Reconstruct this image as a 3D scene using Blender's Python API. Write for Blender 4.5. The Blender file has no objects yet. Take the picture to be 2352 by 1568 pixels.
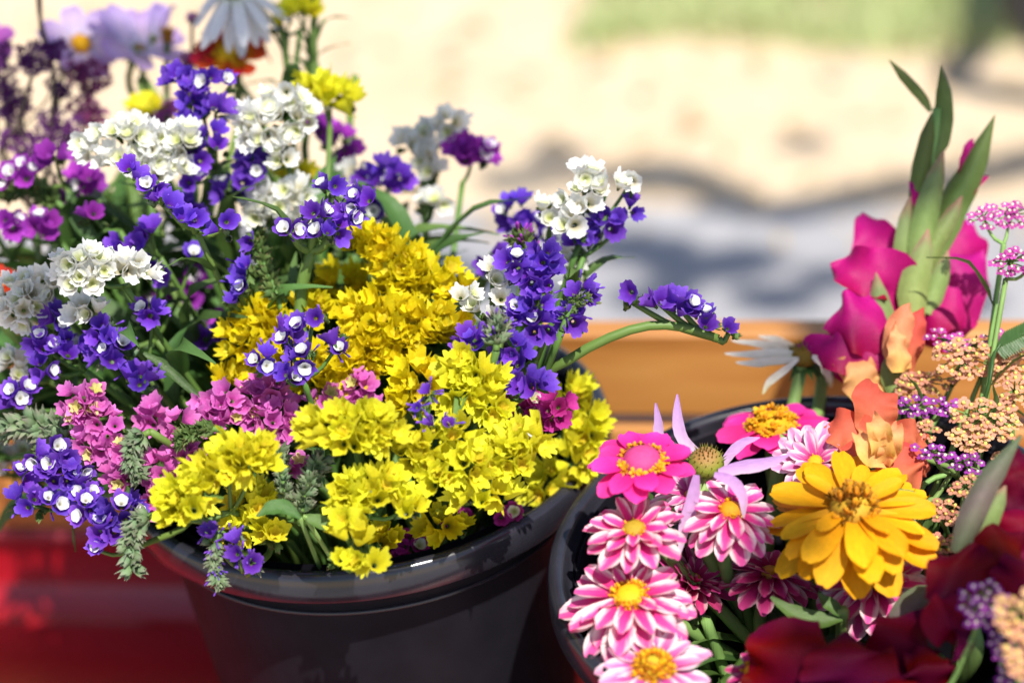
import bpy, bmesh, math, random
from mathutils import Vector as V, Quaternion, Matrix

rnd = random.Random(11)
sc = bpy.context.scene
COL = sc.collection
R = math.radians

# ------------------------------------------------------------------ camera
CAM_H = 1.19
PITCH, ROLL = R(29.5), R(7.0)
FPX, CX, CY = 5553.0, 1176.0, 784.0            # focal length in the units of a 2352 x 1568 frame
FW = V((0, math.cos(PITCH), -math.sin(PITCH)))
_u0 = V((0, math.sin(PITCH), math.cos(PITCH)))
_r0 = V((1, 0, 0))
RT = math.cos(ROLL) * _r0 - math.sin(ROLL) * _u0
UP = math.sin(ROLL) * _r0 + math.cos(ROLL) * _u0
CAMP = V((0, 0, CAM_H))
Z = V((0, 0, 1))
cam = bpy.data.cameras.new('camera')
cam.lens = 85.0
cam.sensor_width = 36.0
cam.clip_start = 0.02
cam.clip_end = 400
cam.dof.use_dof = True
cam.dof.focus_distance = 1.16
cam.dof.aperture_fstop = 3.0
camo = bpy.data.objects.new('camera', cam)
COL.objects.link(camo)
camo.matrix_world = Matrix(((RT.x, UP.x, -FW.x, CAMP.x), (RT.y, UP.y, -FW.y, CAMP.y), (RT.z, UP.z, -FW.z, CAMP.z), (0, 0, 0, 1)))
sc.camera = camo

# ------------------------------------------------------------------ sky, sun, exposure
SUN_EL, SUN_AZ = R(59), R(25)                  # azimuth measured from behind the camera towards its right
TOSUN = V((math.sin(SUN_AZ) * math.cos(SUN_EL), -math.cos(SUN_AZ) * math.cos(SUN_EL), math.sin(SUN_EL)))
w = bpy.data.worlds.new('World')
sc.world = w
w.use_nodes = True
wn = w.node_tree.nodes
wl = w.node_tree.links
wn.clear()
sky = wn.new('ShaderNodeTexSky')
sky.sky_type = 'NISHITA'
sky.sun_disc = False
sky.sun_elevation = SUN_EL
sky.sun_rotation = math.atan2(TOSUN.x, TOSUN.y)
bg = wn.new('ShaderNodeBackground')
bg.inputs['Strength'].default_value = 0.105
wo = wn.new('ShaderNodeOutputWorld')
wl.new(sky.outputs[0], bg.inputs[0])
wl.new(bg.outputs[0], wo.inputs[0])
sl = bpy.data.lights.new('sun', 'SUN')
sl.energy = 4.6
sl.angle = R(0.53)
sl.color = (1.0, 0.95, 0.87)
so = bpy.data.objects.new('sun', sl)
COL.objects.link(so)
so.location = (2, -4, 6)
so.rotation_euler = (-TOSUN).to_track_quat('-Z', 'Y').to_euler()
vs = sc.view_settings
vs.view_transform = 'Standard'
vs.look = 'None'
vs.gamma = 1
vs.use_curve_mapping = False
vs.exposure = 0.62
sc.cycles.use_denoising = True
sc.cycles.max_bounces = 5
sc.cycles.diffuse_bounces = 3
sc.cycles.glossy_bounces = 3
sc.cycles.transmission_bounces = 6
sc.cycles.sample_clamp_indirect = 6


def P(x, y, d):
    """a point of the place: seen at (x, y) from the camera, d metres away along its axis"""
    return CAMP + d * (FW + (x - CX) / FPX * RT - (y - CY) / FPX * UP)


def px(n, d):
    return n * d / FPX


# ------------------------------------------------------------------ materials
MATS = {}


def nodes(name):
    m = bpy.data.materials.new(name)
    m.use_nodes = True
    nt = m.node_tree
    nt.nodes.clear()
    out = nt.nodes.new('ShaderNodeOutputMaterial')
    MATS[name] = m
    return m, nt, out


def N(nt, t, **k):
    n = nt.nodes.new(t)
    for a, b in k.items():
        setattr(n, a, b)
    return n


def ramp(nt, fac, stops):
    r = N(nt, 'ShaderNodeValToRGB')
    e = r.color_ramp.elements
    while len(e) < len(stops):
        e.new(0.5)
    for i, (p, c) in enumerate(stops):
        e[i].position = p
        e[i].color = (*c, 1)
    nt.links.new(fac, r.inputs[0])
    return r.outputs[0]


def petal_mat(name, stops, axis='Z', transl=0.35, rough=0.6, vary=0.18, stripe=None, hue=0.012, spec=0.25, fine=60):
    """papery plant tissue: colour along one axis of the piece, vein noise, light passing through"""
    m, nt, out = nodes(name)
    tc = N(nt, 'ShaderNodeTexCoord')
    sx = N(nt, 'ShaderNodeSeparateXYZ')
    nt.links.new(tc.outputs['Generated'], sx.inputs[0])
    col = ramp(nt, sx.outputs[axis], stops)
    if stripe:                                   # pale margins either side of the middle of a ray petal
        a = N(nt, 'ShaderNodeMath', operation='SUBTRACT'); a.inputs[1].default_value = 0.5
        nt.links.new(sx.outputs['X'], a.inputs[0])
        b = N(nt, 'ShaderNodeMath', operation='ABSOLUTE')
        nt.links.new(a.outputs[0], b.inputs[0])
        nz0 = N(nt, 'ShaderNodeTexNoise'); nz0.inputs['Scale'].default_value = 5
        mp = N(nt, 'ShaderNodeMapping'); mp.inputs['Scale'].default_value = (3.0, 0.5, 1)
        oi0 = N(nt, 'ShaderNodeObjectInfo')
        nt.links.new(tc.outputs['Generated'], mp.inputs[0])
        nt.links.new(oi0.outputs['Random'], mp.inputs['Location'])
        nt.links.new(mp.outputs[0], nz0.inputs[0])
        c = N(nt, 'ShaderNodeMath', operation='MULTIPLY_ADD'); c.inputs[1].default_value = 0.35
        nt.links.new(nz0.outputs[0], c.inputs[0])
        nt.links.new(b.outputs[0], c.inputs[2])
        y2 = N(nt, 'ShaderNodeMath', operation='MULTIPLY_ADD'); y2.inputs[1].default_value = 0.30
        nt.links.new(sx.outputs['Y'], y2.inputs[0])
        nt.links.new(c.outputs[0], y2.inputs[2])
        f = N(nt, 'ShaderNodeMapRange', interpolation_type='SMOOTHSTEP')
        f.inputs['From Min'].default_value = stripe[1]
        f.inputs['From Max'].default_value = stripe[2]
        nt.links.new(y2.outputs[0], f.inputs[0])
        mx = N(nt, 'ShaderNodeMix', data_type='RGBA')
        mx.inputs[7].default_value = (*stripe[0], 1)
        nt.links.new(f.outputs[0], mx.inputs[0])
        nt.links.new(col, mx.inputs[6])
        col = mx.outputs[2]
    oi = N(nt, 'ShaderNodeObjectInfo')
    nz = N(nt, 'ShaderNodeTexNoise')
    nz.inputs['Scale'].default_value = fine * 0.12
    nz.inputs['Detail'].default_value = 1
    nt.links.new(tc.outputs['Generated'], nz.inputs[0])
    v = N(nt, 'ShaderNodeMath', operation='MULTIPLY_ADD')
    v.inputs[1].default_value = vary * 2
    v.inputs[2].default_value = 1 - vary
    nt.links.new(oi.outputs['Random'], v.inputs[0])
    v2 = N(nt, 'ShaderNodeMath', operation='MULTIPLY_ADD')
    v2.inputs[1].default_value = 0.35
    nt.links.new(nz.outputs[0], v2.inputs[0])
    sub = N(nt, 'ShaderNodeMath', operation='SUBTRACT'); sub.inputs[1].default_value = 0.17
    nt.links.new(v.outputs[0], sub.inputs[0])
    nt.links.new(sub.outputs[0], v2.inputs[2])
    h = N(nt, 'ShaderNodeMath', operation='MULTIPLY_ADD')
    h.inputs[1].default_value = hue * 2
    h.inputs[2].default_value = 0.5 - hue
    fr = N(nt, 'ShaderNodeMath', operation='FRACT')
    mm = N(nt, 'ShaderNodeMath', operation='MULTIPLY'); mm.inputs[1].default_value = 7.13
    nt.links.new(oi.outputs['Random'], mm.inputs[0])
    nt.links.new(mm.outputs[0], fr.inputs[0])
    nt.links.new(fr.outputs[0], h.inputs[0])
    hs = N(nt, 'ShaderNodeHueSaturation')
    nt.links.new(h.outputs[0], hs.inputs['Hue'])
    nt.links.new(v2.outputs[0], hs.inputs['Value'])
    nt.links.new(col, hs.inputs['Color'])
    bs = N(nt, 'ShaderNodeBsdfPrincipled')
    bs.inputs['Roughness'].default_value = rough
    bs.inputs['Specular IOR Level'].default_value = spec
    nt.links.new(hs.outputs[0], bs.inputs['Base Color'])
    # fine lengthwise veins
    wv = N(nt, 'ShaderNodeTexNoise')
    wv.inputs['Scale'].default_value = 9
    wv.inputs['Detail'].default_value = 0
    mp2 = N(nt, 'ShaderNodeMapping')
    mp2.inputs['Scale'].default_value = (7, 1, 7) if axis == 'Y' else (4, 4, 1)
    nt.links.new(tc.outputs['Generated'], mp2.inputs[0])
    nt.links.new(mp2.outputs[0], wv.inputs[0])
    bp = N(nt, 'ShaderNodeBump')
    bp.inputs['Strength'].default_value = 0.25
    bp.inputs['Distance'].default_value = 0.0012
    nt.links.new(wv.outputs[0], bp.inputs['Height'])
    nt.links.new(bp.outputs[0], bs.inputs['Normal'])
    tr = N(nt, 'ShaderNodeBsdfTranslucent')
    nt.links.new(hs.outputs[0], tr.inputs[0])
    mx = N(nt, 'ShaderNodeMixShader')
    mx.inputs[0].default_value = transl
    nt.links.new(bs.outputs[0], mx.inputs[1])
    nt.links.new(tr.outputs[0], mx.inputs[2])
    nt.links.new(mx.outputs[0], out.inputs[0])
    return m


def solid(name, col, rough=0.5, metal=0.0, noise=0.25, scale=30, bump=0.1, spec=0.5, dist=0.001, coat=0.0, col2=None, stretch=(1, 1, 1)):
    m, nt, out = nodes(name)
    tc = N(nt, 'ShaderNodeTexCoord')
    mp = N(nt, 'ShaderNodeMapping'); mp.inputs['Scale'].default_value = stretch
    nt.links.new(tc.outputs['Object'], mp.inputs[0])
    nz = N(nt, 'ShaderNodeTexNoise')
    nz.inputs['Scale'].default_value = scale
    nz.inputs['Detail'].default_value = 6
    nt.links.new(mp.outputs[0], nz.inputs[0])
    c2 = col2 or tuple(c * (1 - noise) for c in col)
    c1 = col if col2 else tuple(min(1, c * (1 + noise)) for c in col)
    colo = ramp(nt, nz.outputs[0], [(0.3, c2), (0.7, c1)])
    bs = N(nt, 'ShaderNodeBsdfPrincipled')
    bs.inputs['Roughness'].default_value = rough
    bs.inputs['Metallic'].default_value = metal
    bs.inputs['Specular IOR Level'].default_value = spec
    bs.inputs['Coat Weight'].default_value = coat
    bs.inputs['Coat Roughness'].default_value = 0.12
    nt.links.new(colo, bs.inputs['Base Color'])
    bp = N(nt, 'ShaderNodeBump')
    bp.inputs['Strength'].default_value = bump
    bp.inputs['Distance'].default_value = dist
    nt.links.new(nz.outputs[0], bp.inputs['Height'])
    nt.links.new(bp.outputs[0], bs.inputs['Normal'])
    nt.links.new(bs.outputs[0], out.inputs[0])
    return m


VIO, VIO2 = (0.15, 0.05, 0.50), (0.26, 0.115, 0.66)
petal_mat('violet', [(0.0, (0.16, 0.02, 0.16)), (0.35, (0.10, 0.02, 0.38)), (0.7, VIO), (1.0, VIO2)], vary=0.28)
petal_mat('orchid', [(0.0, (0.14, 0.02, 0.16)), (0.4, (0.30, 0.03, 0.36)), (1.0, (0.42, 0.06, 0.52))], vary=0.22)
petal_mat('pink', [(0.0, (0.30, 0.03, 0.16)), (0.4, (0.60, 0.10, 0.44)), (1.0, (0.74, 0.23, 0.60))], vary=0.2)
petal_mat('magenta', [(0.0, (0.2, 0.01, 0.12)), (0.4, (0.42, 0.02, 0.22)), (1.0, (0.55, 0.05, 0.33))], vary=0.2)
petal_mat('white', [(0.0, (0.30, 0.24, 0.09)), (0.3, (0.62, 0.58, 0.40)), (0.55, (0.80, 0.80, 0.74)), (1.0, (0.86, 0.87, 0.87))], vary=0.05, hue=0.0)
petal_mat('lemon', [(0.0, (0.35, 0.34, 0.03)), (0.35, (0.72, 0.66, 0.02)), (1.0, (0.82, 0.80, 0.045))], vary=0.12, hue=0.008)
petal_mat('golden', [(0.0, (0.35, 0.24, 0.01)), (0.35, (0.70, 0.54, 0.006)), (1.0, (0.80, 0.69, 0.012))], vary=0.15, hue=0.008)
petal_mat('pale_yellow', [(0.0, (0.5, 0.45, 0.1)), (1.0, (0.82, 0.78, 0.35))], vary=0.08)
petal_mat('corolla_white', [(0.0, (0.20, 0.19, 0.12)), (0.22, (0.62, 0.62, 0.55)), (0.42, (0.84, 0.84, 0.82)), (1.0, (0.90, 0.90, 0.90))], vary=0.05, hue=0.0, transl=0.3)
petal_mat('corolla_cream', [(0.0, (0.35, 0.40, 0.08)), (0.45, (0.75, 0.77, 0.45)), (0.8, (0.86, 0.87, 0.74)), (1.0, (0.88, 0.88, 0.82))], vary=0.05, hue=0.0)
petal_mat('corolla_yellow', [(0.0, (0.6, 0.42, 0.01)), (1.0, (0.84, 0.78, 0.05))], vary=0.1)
petal_mat('bract_green', [(0.0, (0.10, 0.17, 0.035)), (0.75, (0.13, 0.20, 0.06)), (1.0, (0.22, 0.13, 0.07))], transl=0.25, vary=0.3, hue=0.02)
petal_mat('bract_grey', [(0.0, (0.12, 0.19, 0.06)), (0.6, (0.17, 0.25, 0.13)), (1.0, (0.24, 0.20, 0.17))], transl=0.2, vary=0.25, hue=0.02)
petal_mat('leaf_green', [(0.0, (0.06, 0.13, 0.025)), (1.0, (0.10, 0.19, 0.05))], axis='Y', transl=0.3, vary=0.35, hue=0.02, rough=0.45, spec=0.4)
petal_mat('stem_green', [(0.0, (0.055, 0.115, 0.02)), (1.0, (0.11, 0.20, 0.04))], axis='Z', transl=0.08, vary=0.2, hue=0.02, rough=0.5, spec=0.35)
petal_mat('stem_dark', [(0.0, (0.05, 0.07, 0.02)), (1.0, (0.07, 0.045, 0.04))], axis='Z', transl=0.03, vary=0.2)
petal_mat('stem_pale', [(0.0, (0.10, 0.20, 0.04)), (1.0, (0.22, 0.36, 0.10))], axis='Z', transl=0.1, vary=0.15, rough=0.5)
petal_mat('verbena', [(0.0, (0.05, 0.006, 0.025)), (0.55, (0.09, 0.012, 0.06)), (1.0, (0.17, 0.045, 0.26))], vary=0.35)
petal_mat('verbena_pink', [(0.0, (0.09, 0.01, 0.03)), (0.55, (0.22, 0.03, 0.10)), (1.0, (0.30, 0.07, 0.22))], vary=0.3)
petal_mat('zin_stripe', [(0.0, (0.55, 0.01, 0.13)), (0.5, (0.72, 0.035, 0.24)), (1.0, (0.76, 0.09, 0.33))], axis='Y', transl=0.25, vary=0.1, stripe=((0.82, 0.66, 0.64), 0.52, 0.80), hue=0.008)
petal_mat('zin_stripe_dark', [(0.0, (0.30, 0.005, 0.06)), (0.5, (0.45, 0.012, 0.12)), (1.0, (0.55, 0.05, 0.22))], axis='Y', transl=0.25, vary=0.15, stripe=((0.62, 0.42, 0.42), 0.60, 0.90), hue=0.01)  # darker zin_stripe: shade put into the colour for zinnias low among the others
petal_mat('zin_pale', [(0.0, (0.55, 0.03, 0.22)), (0.5, (0.66, 0.10, 0.36)), (1.0, (0.74, 0.30, 0.5))], axis='Y', transl=0.3, vary=0.1, stripe=((0.82, 0.70, 0.72), 0.48, 0.82), hue=0.008)
petal_mat('zin_hot', [(0.0, (0.62, 0.01, 0.16)), (0.6, (0.80, 0.022, 0.25)), (1.0, (0.82, 0.05, 0.36))], axis='Y', transl=0.28, vary=0.12, hue=0.01)
petal_mat('zin_yellow', [(0.0, (0.62, 0.22, 0.003)), (0.5, (0.80, 0.37, 0.003)), (1.0, (0.82, 0.40, 0.004))], axis='Y', transl=0.25, vary=0.08, hue=0.006)
petal_mat('disc_yellow', [(0.0, (0.55, 0.22, 0.01)), (1.0, (0.85, 0.50, 0.01))], transl=0.15, vary=0.2)
petal_mat('disc_orange', [(0.0, (0.40, 0.12, 0.01)), (1.0, (0.80, 0.33, 0.01))], transl=0.15, vary=0.25)
petal_mat('disc_green', [(0.0, (0.45, 0.25, 0.01)), (1.0, (0.55, 0.42, 0.03))], transl=0.15, vary=0.2)
petal_mat('disc_brown', [(0.0, (0.20, 0.07, 0.01)), (1.0, (0.55, 0.28, 0.02))], transl=0.1, vary=0.4)
petal_mat('disc_pink', [(0.0, (0.5, 0.02, 0.10)), (1.0, (0.70, 0.07, 0.22))], transl=0.1, vary=0.2)
petal_mat('cone_green', [(0.0, (0.10, 0.17, 0.02)), (0.6, (0.20, 0.24, 0.03)), (1.0, (0.35, 0.17, 0.06))], transl=0.1, vary=0.3)
petal_mat('cone_amber', [(0.0, (0.16, 0.17, 0.02)), (0.6, (0.30, 0.22, 0.02)), (1.0, (0.45, 0.26, 0.03))], transl=0.1, vary=0.3)
petal_mat('lilac', [(0.0, (0.70, 0.55, 0.66)), (0.4, (0.62, 0.40, 0.66)), (1.0, (0.50, 0.28, 0.62))], axis='Y', transl=0.4, vary=0.08)
petal_mat('lilac_white', [(0.0, (0.80, 0.76, 0.84)), (0.5, (0.66, 0.52, 0.78)), (1.0, (0.45, 0.30, 0.66))], axis='Y', transl=0.45, vary=0.1)
petal_mat('orchid_petal', [(0.0, (0.45, 0.08, 0.42)), (1.0, (0.55, 0.16, 0.62))], axis='Y', transl=0.4, vary=0.1)
petal_mat('ray_white', [(0.0, (0.66, 0.72, 0.50)), (0.3, (0.80, 0.80, 0.80)), (1.0, (0.82, 0.83, 0.86))], axis='Y', transl=0.3, vary=0.05, hue=0.0)
petal_mat('ray_cream', [(0.0, (0.55, 0.55, 0.25)), (0.4, (0.78, 0.76, 0.62)), (1.0, (0.82, 0.80, 0.70))], axis='Y', transl=0.3, vary=0.06, hue=0.0)
petal_mat('ray_red', [(0.0, (0.75, 0.35, 0.01)), (0.40, (0.70, 0.22, 0.01)), (0.6, (0.50, 0.02, 0.008)), (1.0, (0.42, 0.008, 0.006))], axis='Y', transl=0.25, vary=0.1)
petal_mat('glad_magenta', [(0.0, (0.30, 0.005, 0.02)), (0.35, (0.42, 0.004, 0.13)), (1.0, (0.52, 0.008, 0.23))], axis='Y', transl=0.38, vary=0.1, rough=0.5)
petal_mat('glad_coral', [(0.0, (0.56, 0.18, 0.07)), (0.45, (0.64, 0.115, 0.07)), (1.0, (0.60, 0.07, 0.06))], axis='Y', transl=0.35, vary=0.12)
petal_mat('glad_peach', [(0.0, (0.72, 0.45, 0.10)), (0.5, (0.80, 0.40, 0.17)), (1.0, (0.80, 0.28, 0.13))], axis='Y', transl=0.35, vary=0.12)
petal_mat('glad_wine', [(0.0, (0.07, 0.0005, 0.03)), (0.55, (0.15, 0.0005, 0.006)), (1.0, (0.09, 0.001, 0.03))], axis='Y', transl=0.3, vary=0.25, rough=0.55, spec=0.10)
petal_mat('glad_bract', [(0.0, (0.30, 0.38, 0.12)), (0.55, (0.24, 0.33, 0.10)), (0.82, (0.24, 0.30, 0.12)), (1.0, (0.42, 0.20, 0.16))], axis='Y', transl=0.3, vary=0.1, rough=0.45)
petal_mat('glad_leaf', [(0.0, (0.20, 0.28, 0.08)), (0.5, (0.13, 0.20, 0.05)), (1.0, (0.10, 0.13, 0.04))], axis='Y', transl=0.3, vary=0.1, rough=0.45)
petal_mat('glad_greybract', [(0.0, (0.13, 0.16, 0.07)), (0.5, (0.17, 0.13, 0.12)), (1.0, (0.13, 0.18, 0.09))], axis='Y', transl=0.25, vary=0.1)
petal_mat('yarrow_magenta', [(0.0, (0.4, 0.03, 0.25)), (1.0, (0.60, 0.09, 0.45))], vary=0.22, transl=0.3)
petal_mat('yarrow_purple', [(0.0, (0.25, 0.02, 0.25)), (1.0, (0.36, 0.06, 0.42))], vary=0.25, transl=0.3)
petal_mat('yarrow_peach', [(0.0, (0.6, 0.25, 0.12)), (1.0, (0.78, 0.45, 0.30))], vary=0.14, transl=0.3, hue=0.015)
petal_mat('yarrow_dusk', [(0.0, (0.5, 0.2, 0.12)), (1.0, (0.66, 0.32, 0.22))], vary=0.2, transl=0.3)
petal_mat('centre_pale', [(0.0, (0.7, 0.6, 0.4)), (1.0, (0.84, 0.76, 0.62))], vary=0.1, transl=0.1)
petal_mat('centre_yellow', [(0.0, (0.7, 0.5, 0.1)), (1.0, (0.84, 0.66, 0.16))], vary=0.12, transl=0.1)
solid('black_plastic', (0.012, 0.0112, 0.0155), rough=0.46, noise=0.2, scale=40, bump=0.03, spec=0.07, dist=0.0005)
solid('rim_plastic', (0.020, 0.0195, 0.027), rough=0.2, noise=0.2, scale=60, bump=0.03, spec=0.6, dist=0.0004)
solid('wagon_red', (0.36, 0.005, 0.012), rough=0.32, noise=0.15, scale=9, bump=0.05, coat=0.5, spec=0.5)
solid('wagon_lip', (0.24, 0.03, 0.045), rough=0.45, noise=0.3, scale=25, bump=0.05, coat=0.4)
solid('dark_metal', (0.02, 0.02, 0.022), rough=0.4, noise=0.2)
solid('rubber', (0.018, 0.018, 0.018), rough=0.75, noise=0.2)
solid('sand', (0.63, 0.50, 0.345), rough=0.9, noise=0.3, scale=7, bump=0.6, dist=0.01, col2=(0.56, 0.42, 0.27))
solid('concrete', (0.37, 0.36, 0.365), rough=0.85, scale=5, bump=0.3, dist=0.004, col2=(0.26, 0.255, 0.27))
solid('grass', (0.42, 0.55, 0.20), rough=0.6, scale=6, col2=(0.50, 0.52, 0.26))
solid('dry_litter', (0.62, 0.46, 0.24), rough=0.8, scale=1.5, col2=(0.36, 0.24, 0.12))
solid('pebble', (0.55, 0.46, 0.36), rough=0.8, scale=1.5, col2=(0.36, 0.30, 0.24))
solid('bark', (0.10, 0.07, 0.05), rough=0.9, noise=0.4, scale=12, bump=0.8, dist=0.02)
solid('tree_leaf', (0.06, 0.11, 0.03), rough=0.5, noise=0.3, scale=3)


def wood_mat():
    m, nt, out = nodes('wood')
    tc = N(nt, 'ShaderNodeTexCoord')
    mp = N(nt, 'ShaderNodeMapping'); mp.inputs['Scale'].default_value = (1.6, 22, 22)
    oi = N(nt, 'ShaderNodeObjectInfo')
    nt.links.new(tc.outputs['Object'], mp.inputs[0])
    cb = N(nt, 'ShaderNodeCombineXYZ')
    ml = N(nt, 'ShaderNodeMath', operation='MULTIPLY'); ml.inputs[1].default_value = 40
    nt.links.new(oi.outputs['Random'], ml.inputs[0])
    nt.links.new(ml.outputs[0], cb.inputs[0])
    nt.links.new(cb.outputs[0], mp.inputs['Location'])
    nz = N(nt, 'ShaderNodeTexNoise'); nz.inputs['Scale'].default_value = 2.2; nz.inputs['Detail'].default_value = 8
    nz.inputs['Distortion'].default_value = 0.6
    nt.links.new(mp.outputs[0], nz.inputs[0])
    col = ramp(nt, nz.outputs[0], [(0.25, (0.30, 0.11, 0.022)), (0.5, (0.52, 0.23, 0.055)), (0.75, (0.64, 0.32, 0.09))])
    bs = N(nt, 'ShaderNodeBsdfPrincipled')
    bs.inputs['Roughness'].default_value = 0.42
    bs.inputs['Coat Weight'].default_value = 0.25
    nt.links.new(col, bs.inputs['Base Color'])
    bp = N(nt, 'ShaderNodeBump'); bp.inputs['Strength'].default_value = 0.2; bp.inputs['Distance'].default_value = 0.001
    nt.links.new(nz.outputs[0], bp.inputs['Height'])
    nt.links.new(bp.outputs[0], bs.inputs['Normal'])
    nt.links.new(bs.outputs[0], out.inputs[0])


wood_mat()


# ------------------------------------------------------------------ mesh helpers
def mesh(name, vs_, fs, mats, idx=None, smooth=True):
    me = bpy.data.meshes.new(name)
    me.from_pydata([tuple(v) for v in vs_], [], fs)
    for m in ([mats] if isinstance(mats, str) else mats):
        me.materials.append(MATS[m])
    if idx:
        me.polygons.foreach_set('material_index', idx)
    if smooth:
        me.polygons.foreach_set('use_smooth', [True] * len(me.polygons))
    me.update()
    return me


def ob(name, me, parent=None, loc=(0, 0, 0), q=None, s=1.0):
    o = bpy.data.objects.new(name, me)
    COL.objects.link(o)
    o.location = V(loc) - (parent.location if parent is not None and parent.parent is None else V((0, 0, 0)))
    if q is not None:
        o.rotation_mode = 'QUATERNION'
        o.rotation_quaternion = q
    o.scale = (s, s, s) if not isinstance(s, tuple) else s
    if parent is not None:
        o.parent = parent
    return o


def sub(name, me, parent, loc=(0, 0, 0), q=None, s=1.0):
    """a sub-part in the frame of its part"""
    o = bpy.data.objects.new(name, me)
    COL.objects.link(o)
    o.parent = parent
    o.location = loc
    if q is not None:
        o.rotation_mode = 'QUATERNION'
        o.rotation_quaternion = q
    o.scale = (s, s, s)
    return o


def thing(name, label, cat, loc, group=None):
    o = bpy.data.objects.new(name, None)
    o.empty_display_size = 0.02
    COL.objects.link(o)
    o.location = loc
    o['label'] = label
    o['category'] = cat
    if group:
        o['group'] = group
    return o


def structure(o):
    o['kind'] = 'structure'
    return o


def catmull(pts, n):
    pts = [V(p) for p in pts]
    if len(pts) == 2:
        return [pts[0].lerp(pts[1], i / n) for i in range(n + 1)]
    q = [pts[0] * 2 - pts[1]] + pts + [pts[-1] * 2 - pts[-2]]
    out = []
    seg = len(pts) - 1
    for i in range(n + 1):
        t = i / n * seg
        k = min(int(t), seg - 1)
        u = t - k
        a, b, c, d = q[k:k + 4]
        out.append(0.5 * ((2 * b) + (c - a) * u + (2 * a - 5 * b + 4 * c - d) * u * u + (3 * b - a - 3 * c + d) * u ** 3))
    return out


def lerpl(a, t):
    if len(a) == 1:
        return a[0]
    k = min(int(t * (len(a) - 1)), len(a) - 2)
    u = t * (len(a) - 1) - k
    return a[k] * (1 - u) + a[k + 1] * u


class MB:
    def __init__(self):
        self.v, self.f, self.i = [], [], []

    def tube(self, pts, radii, n=10, seg=6, mi=0, cap=True):
        c = catmull(pts, n)
        base = len(self.v)
        prev = None
        for k, p in enumerate(c):
            t = (c[min(k + 1, n)] - c[max(k - 1, 0)]).normalized()
            if prev is None:
                a = t.orthogonal().normalized()
            else:
                a = (prev - t * prev.dot(t)).normalized()
            prev = a
            b = t.cross(a)
            r = lerpl(radii, k / n)
            for j in range(seg):
                th = 2 * math.pi * j / seg
                self.v.append(p + r * (math.cos(th) * a + math.sin(th) * b))
        for k in range(n):
            for j in range(seg):
                j2 = (j + 1) % seg
                self.f.append((base + k * seg + j, base + k * seg + j2, base + (k + 1) * seg + j2, base + (k + 1) * seg + j))
                self.i.append(mi)
        if cap:
            self.f.append(tuple(base + j for j in range(seg))[::-1]); self.i.append(mi)
            self.f.append(tuple(base + n * seg + j for j in range(seg))); self.i.append(mi)

    def ribbon(self, pts, widths, facing, cup=0.0, ruffle=0.0, freq=3.0, n=9, m=5, mi=0, phase=0.0, twist=0.0, rnd_tip=False):
        """a blade along pts; widths in metres; facing = the side it shows; cup>0 raises the edges towards facing"""
        c = catmull(pts, n)
        base = len(self.v)
        facing = V(facing).normalized()
        for k, p in enumerate(c):
            t = (c[min(k + 1, n)] - c[max(k - 1, 0)]).normalized()
            s = t.cross(facing)
            s = s.normalized() if s.length > 1e-5 else t.orthogonal().normalized()
            nn = s.cross(t)
            if twist:
                a = twist * k / n
                s, nn = s * math.cos(a) + nn * math.sin(a), nn * math.cos(a) - s * math.sin(a)
            wd = lerpl(widths, k / n) * 0.5
            if rnd_tip and k / n > 0.72:
                wd *= math.sqrt(max(0.03, 1 - ((k / n - 0.72) / 0.28) ** 2))
            for j in range(m + 1):
                u = -1 + 2 * j / m
                z = cup * wd * (u * u) + ruffle * abs(u) ** 1.5 * math.sin(freq * 2 * math.pi * k / n + phase + (1.7 if u > 0 else 0))
                self.v.append(p + s * (u * wd * (1 + 0.6 * ruffle / max(wd, 1e-4) * math.sin(freq * 5 * k / n + phase * 2) * 0.3)) + nn * z)
        for k in range(n):
            for j in range(m):
                a = base + k * (m + 1) + j
                self.f.append((a, a + 1, a + m + 2, a + m + 1))
                self.i.append(mi)

    def lathe(self, prof, seg=64, mi=0, axis=None, org=V((0, 0, 0))):
        base = len(self.v)
        for r, z in prof:
            for j in range(seg):
                th = 2 * math.pi * j / seg
                self.v.append(org + V((r * math.cos(th), r * math.sin(th), z)))
        for k in range(len(prof) - 1):
            for j in range(seg):
                j2 = (j + 1) % seg
                self.f.append((base + k * seg + j, base + k * seg + j2, base + (k + 1) * seg + j2, base + (k + 1) * seg + j))
                self.i.append(mi)

    def box(self, c, ax, ay, az, mi=0):
        base = len(self.v)
        for sx in (-1, 1):
            for sy in (-1, 1):
                for sz in (-1, 1):
                    self.v.append(V(c) + ax * sx + ay * sy + az * sz)
        for q in ((0, 1, 3, 2), (4, 6, 7, 5), (0, 4, 5, 1), (2, 3, 7, 6), (0, 2, 6, 4), (1, 5, 7, 3)):
            self.f.append(tuple(base + i for i in q)); self.i.append(mi)

    def rel(self, o):
        self.v = [v - o for v in self.v]
        return self

    def build(self, name, mats, parent=None, smooth=True):
        if parent is not None and parent.parent is None:
            o = V(parent.location)
            return ob(name, mesh(name, [v - o for v in self.v], self.f, mats, self.i, smooth), parent, o)
        return ob(name, mesh(name, self.v, self.f, mats, self.i, smooth), parent)


def align(n, spin=None):
    q = Z.rotation_difference(V(n).normalized())
    return q @ Quaternion(Z, rnd.uniform(0, 6.283) if spin is None else spin)


def frame_q(x, y, z):
    return Matrix((x, y, z)).transposed().to_quaternion()


# ------------------------------------------------------------------ ground
PSI = R(14)
E1 = V((math.cos(PSI), -math.sin(PSI), 0))      # along the wagon's side
E2 = V((math.sin(PSI), math.cos(PSI), 0))       # away from the camera


def ground_at(x, y, z=0.0):
    d = FW + (x - CX) / FPX * RT - (y - CY) / FPX * UP
    return CAMP + d * ((z - CAM_H) / d.z)


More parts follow.
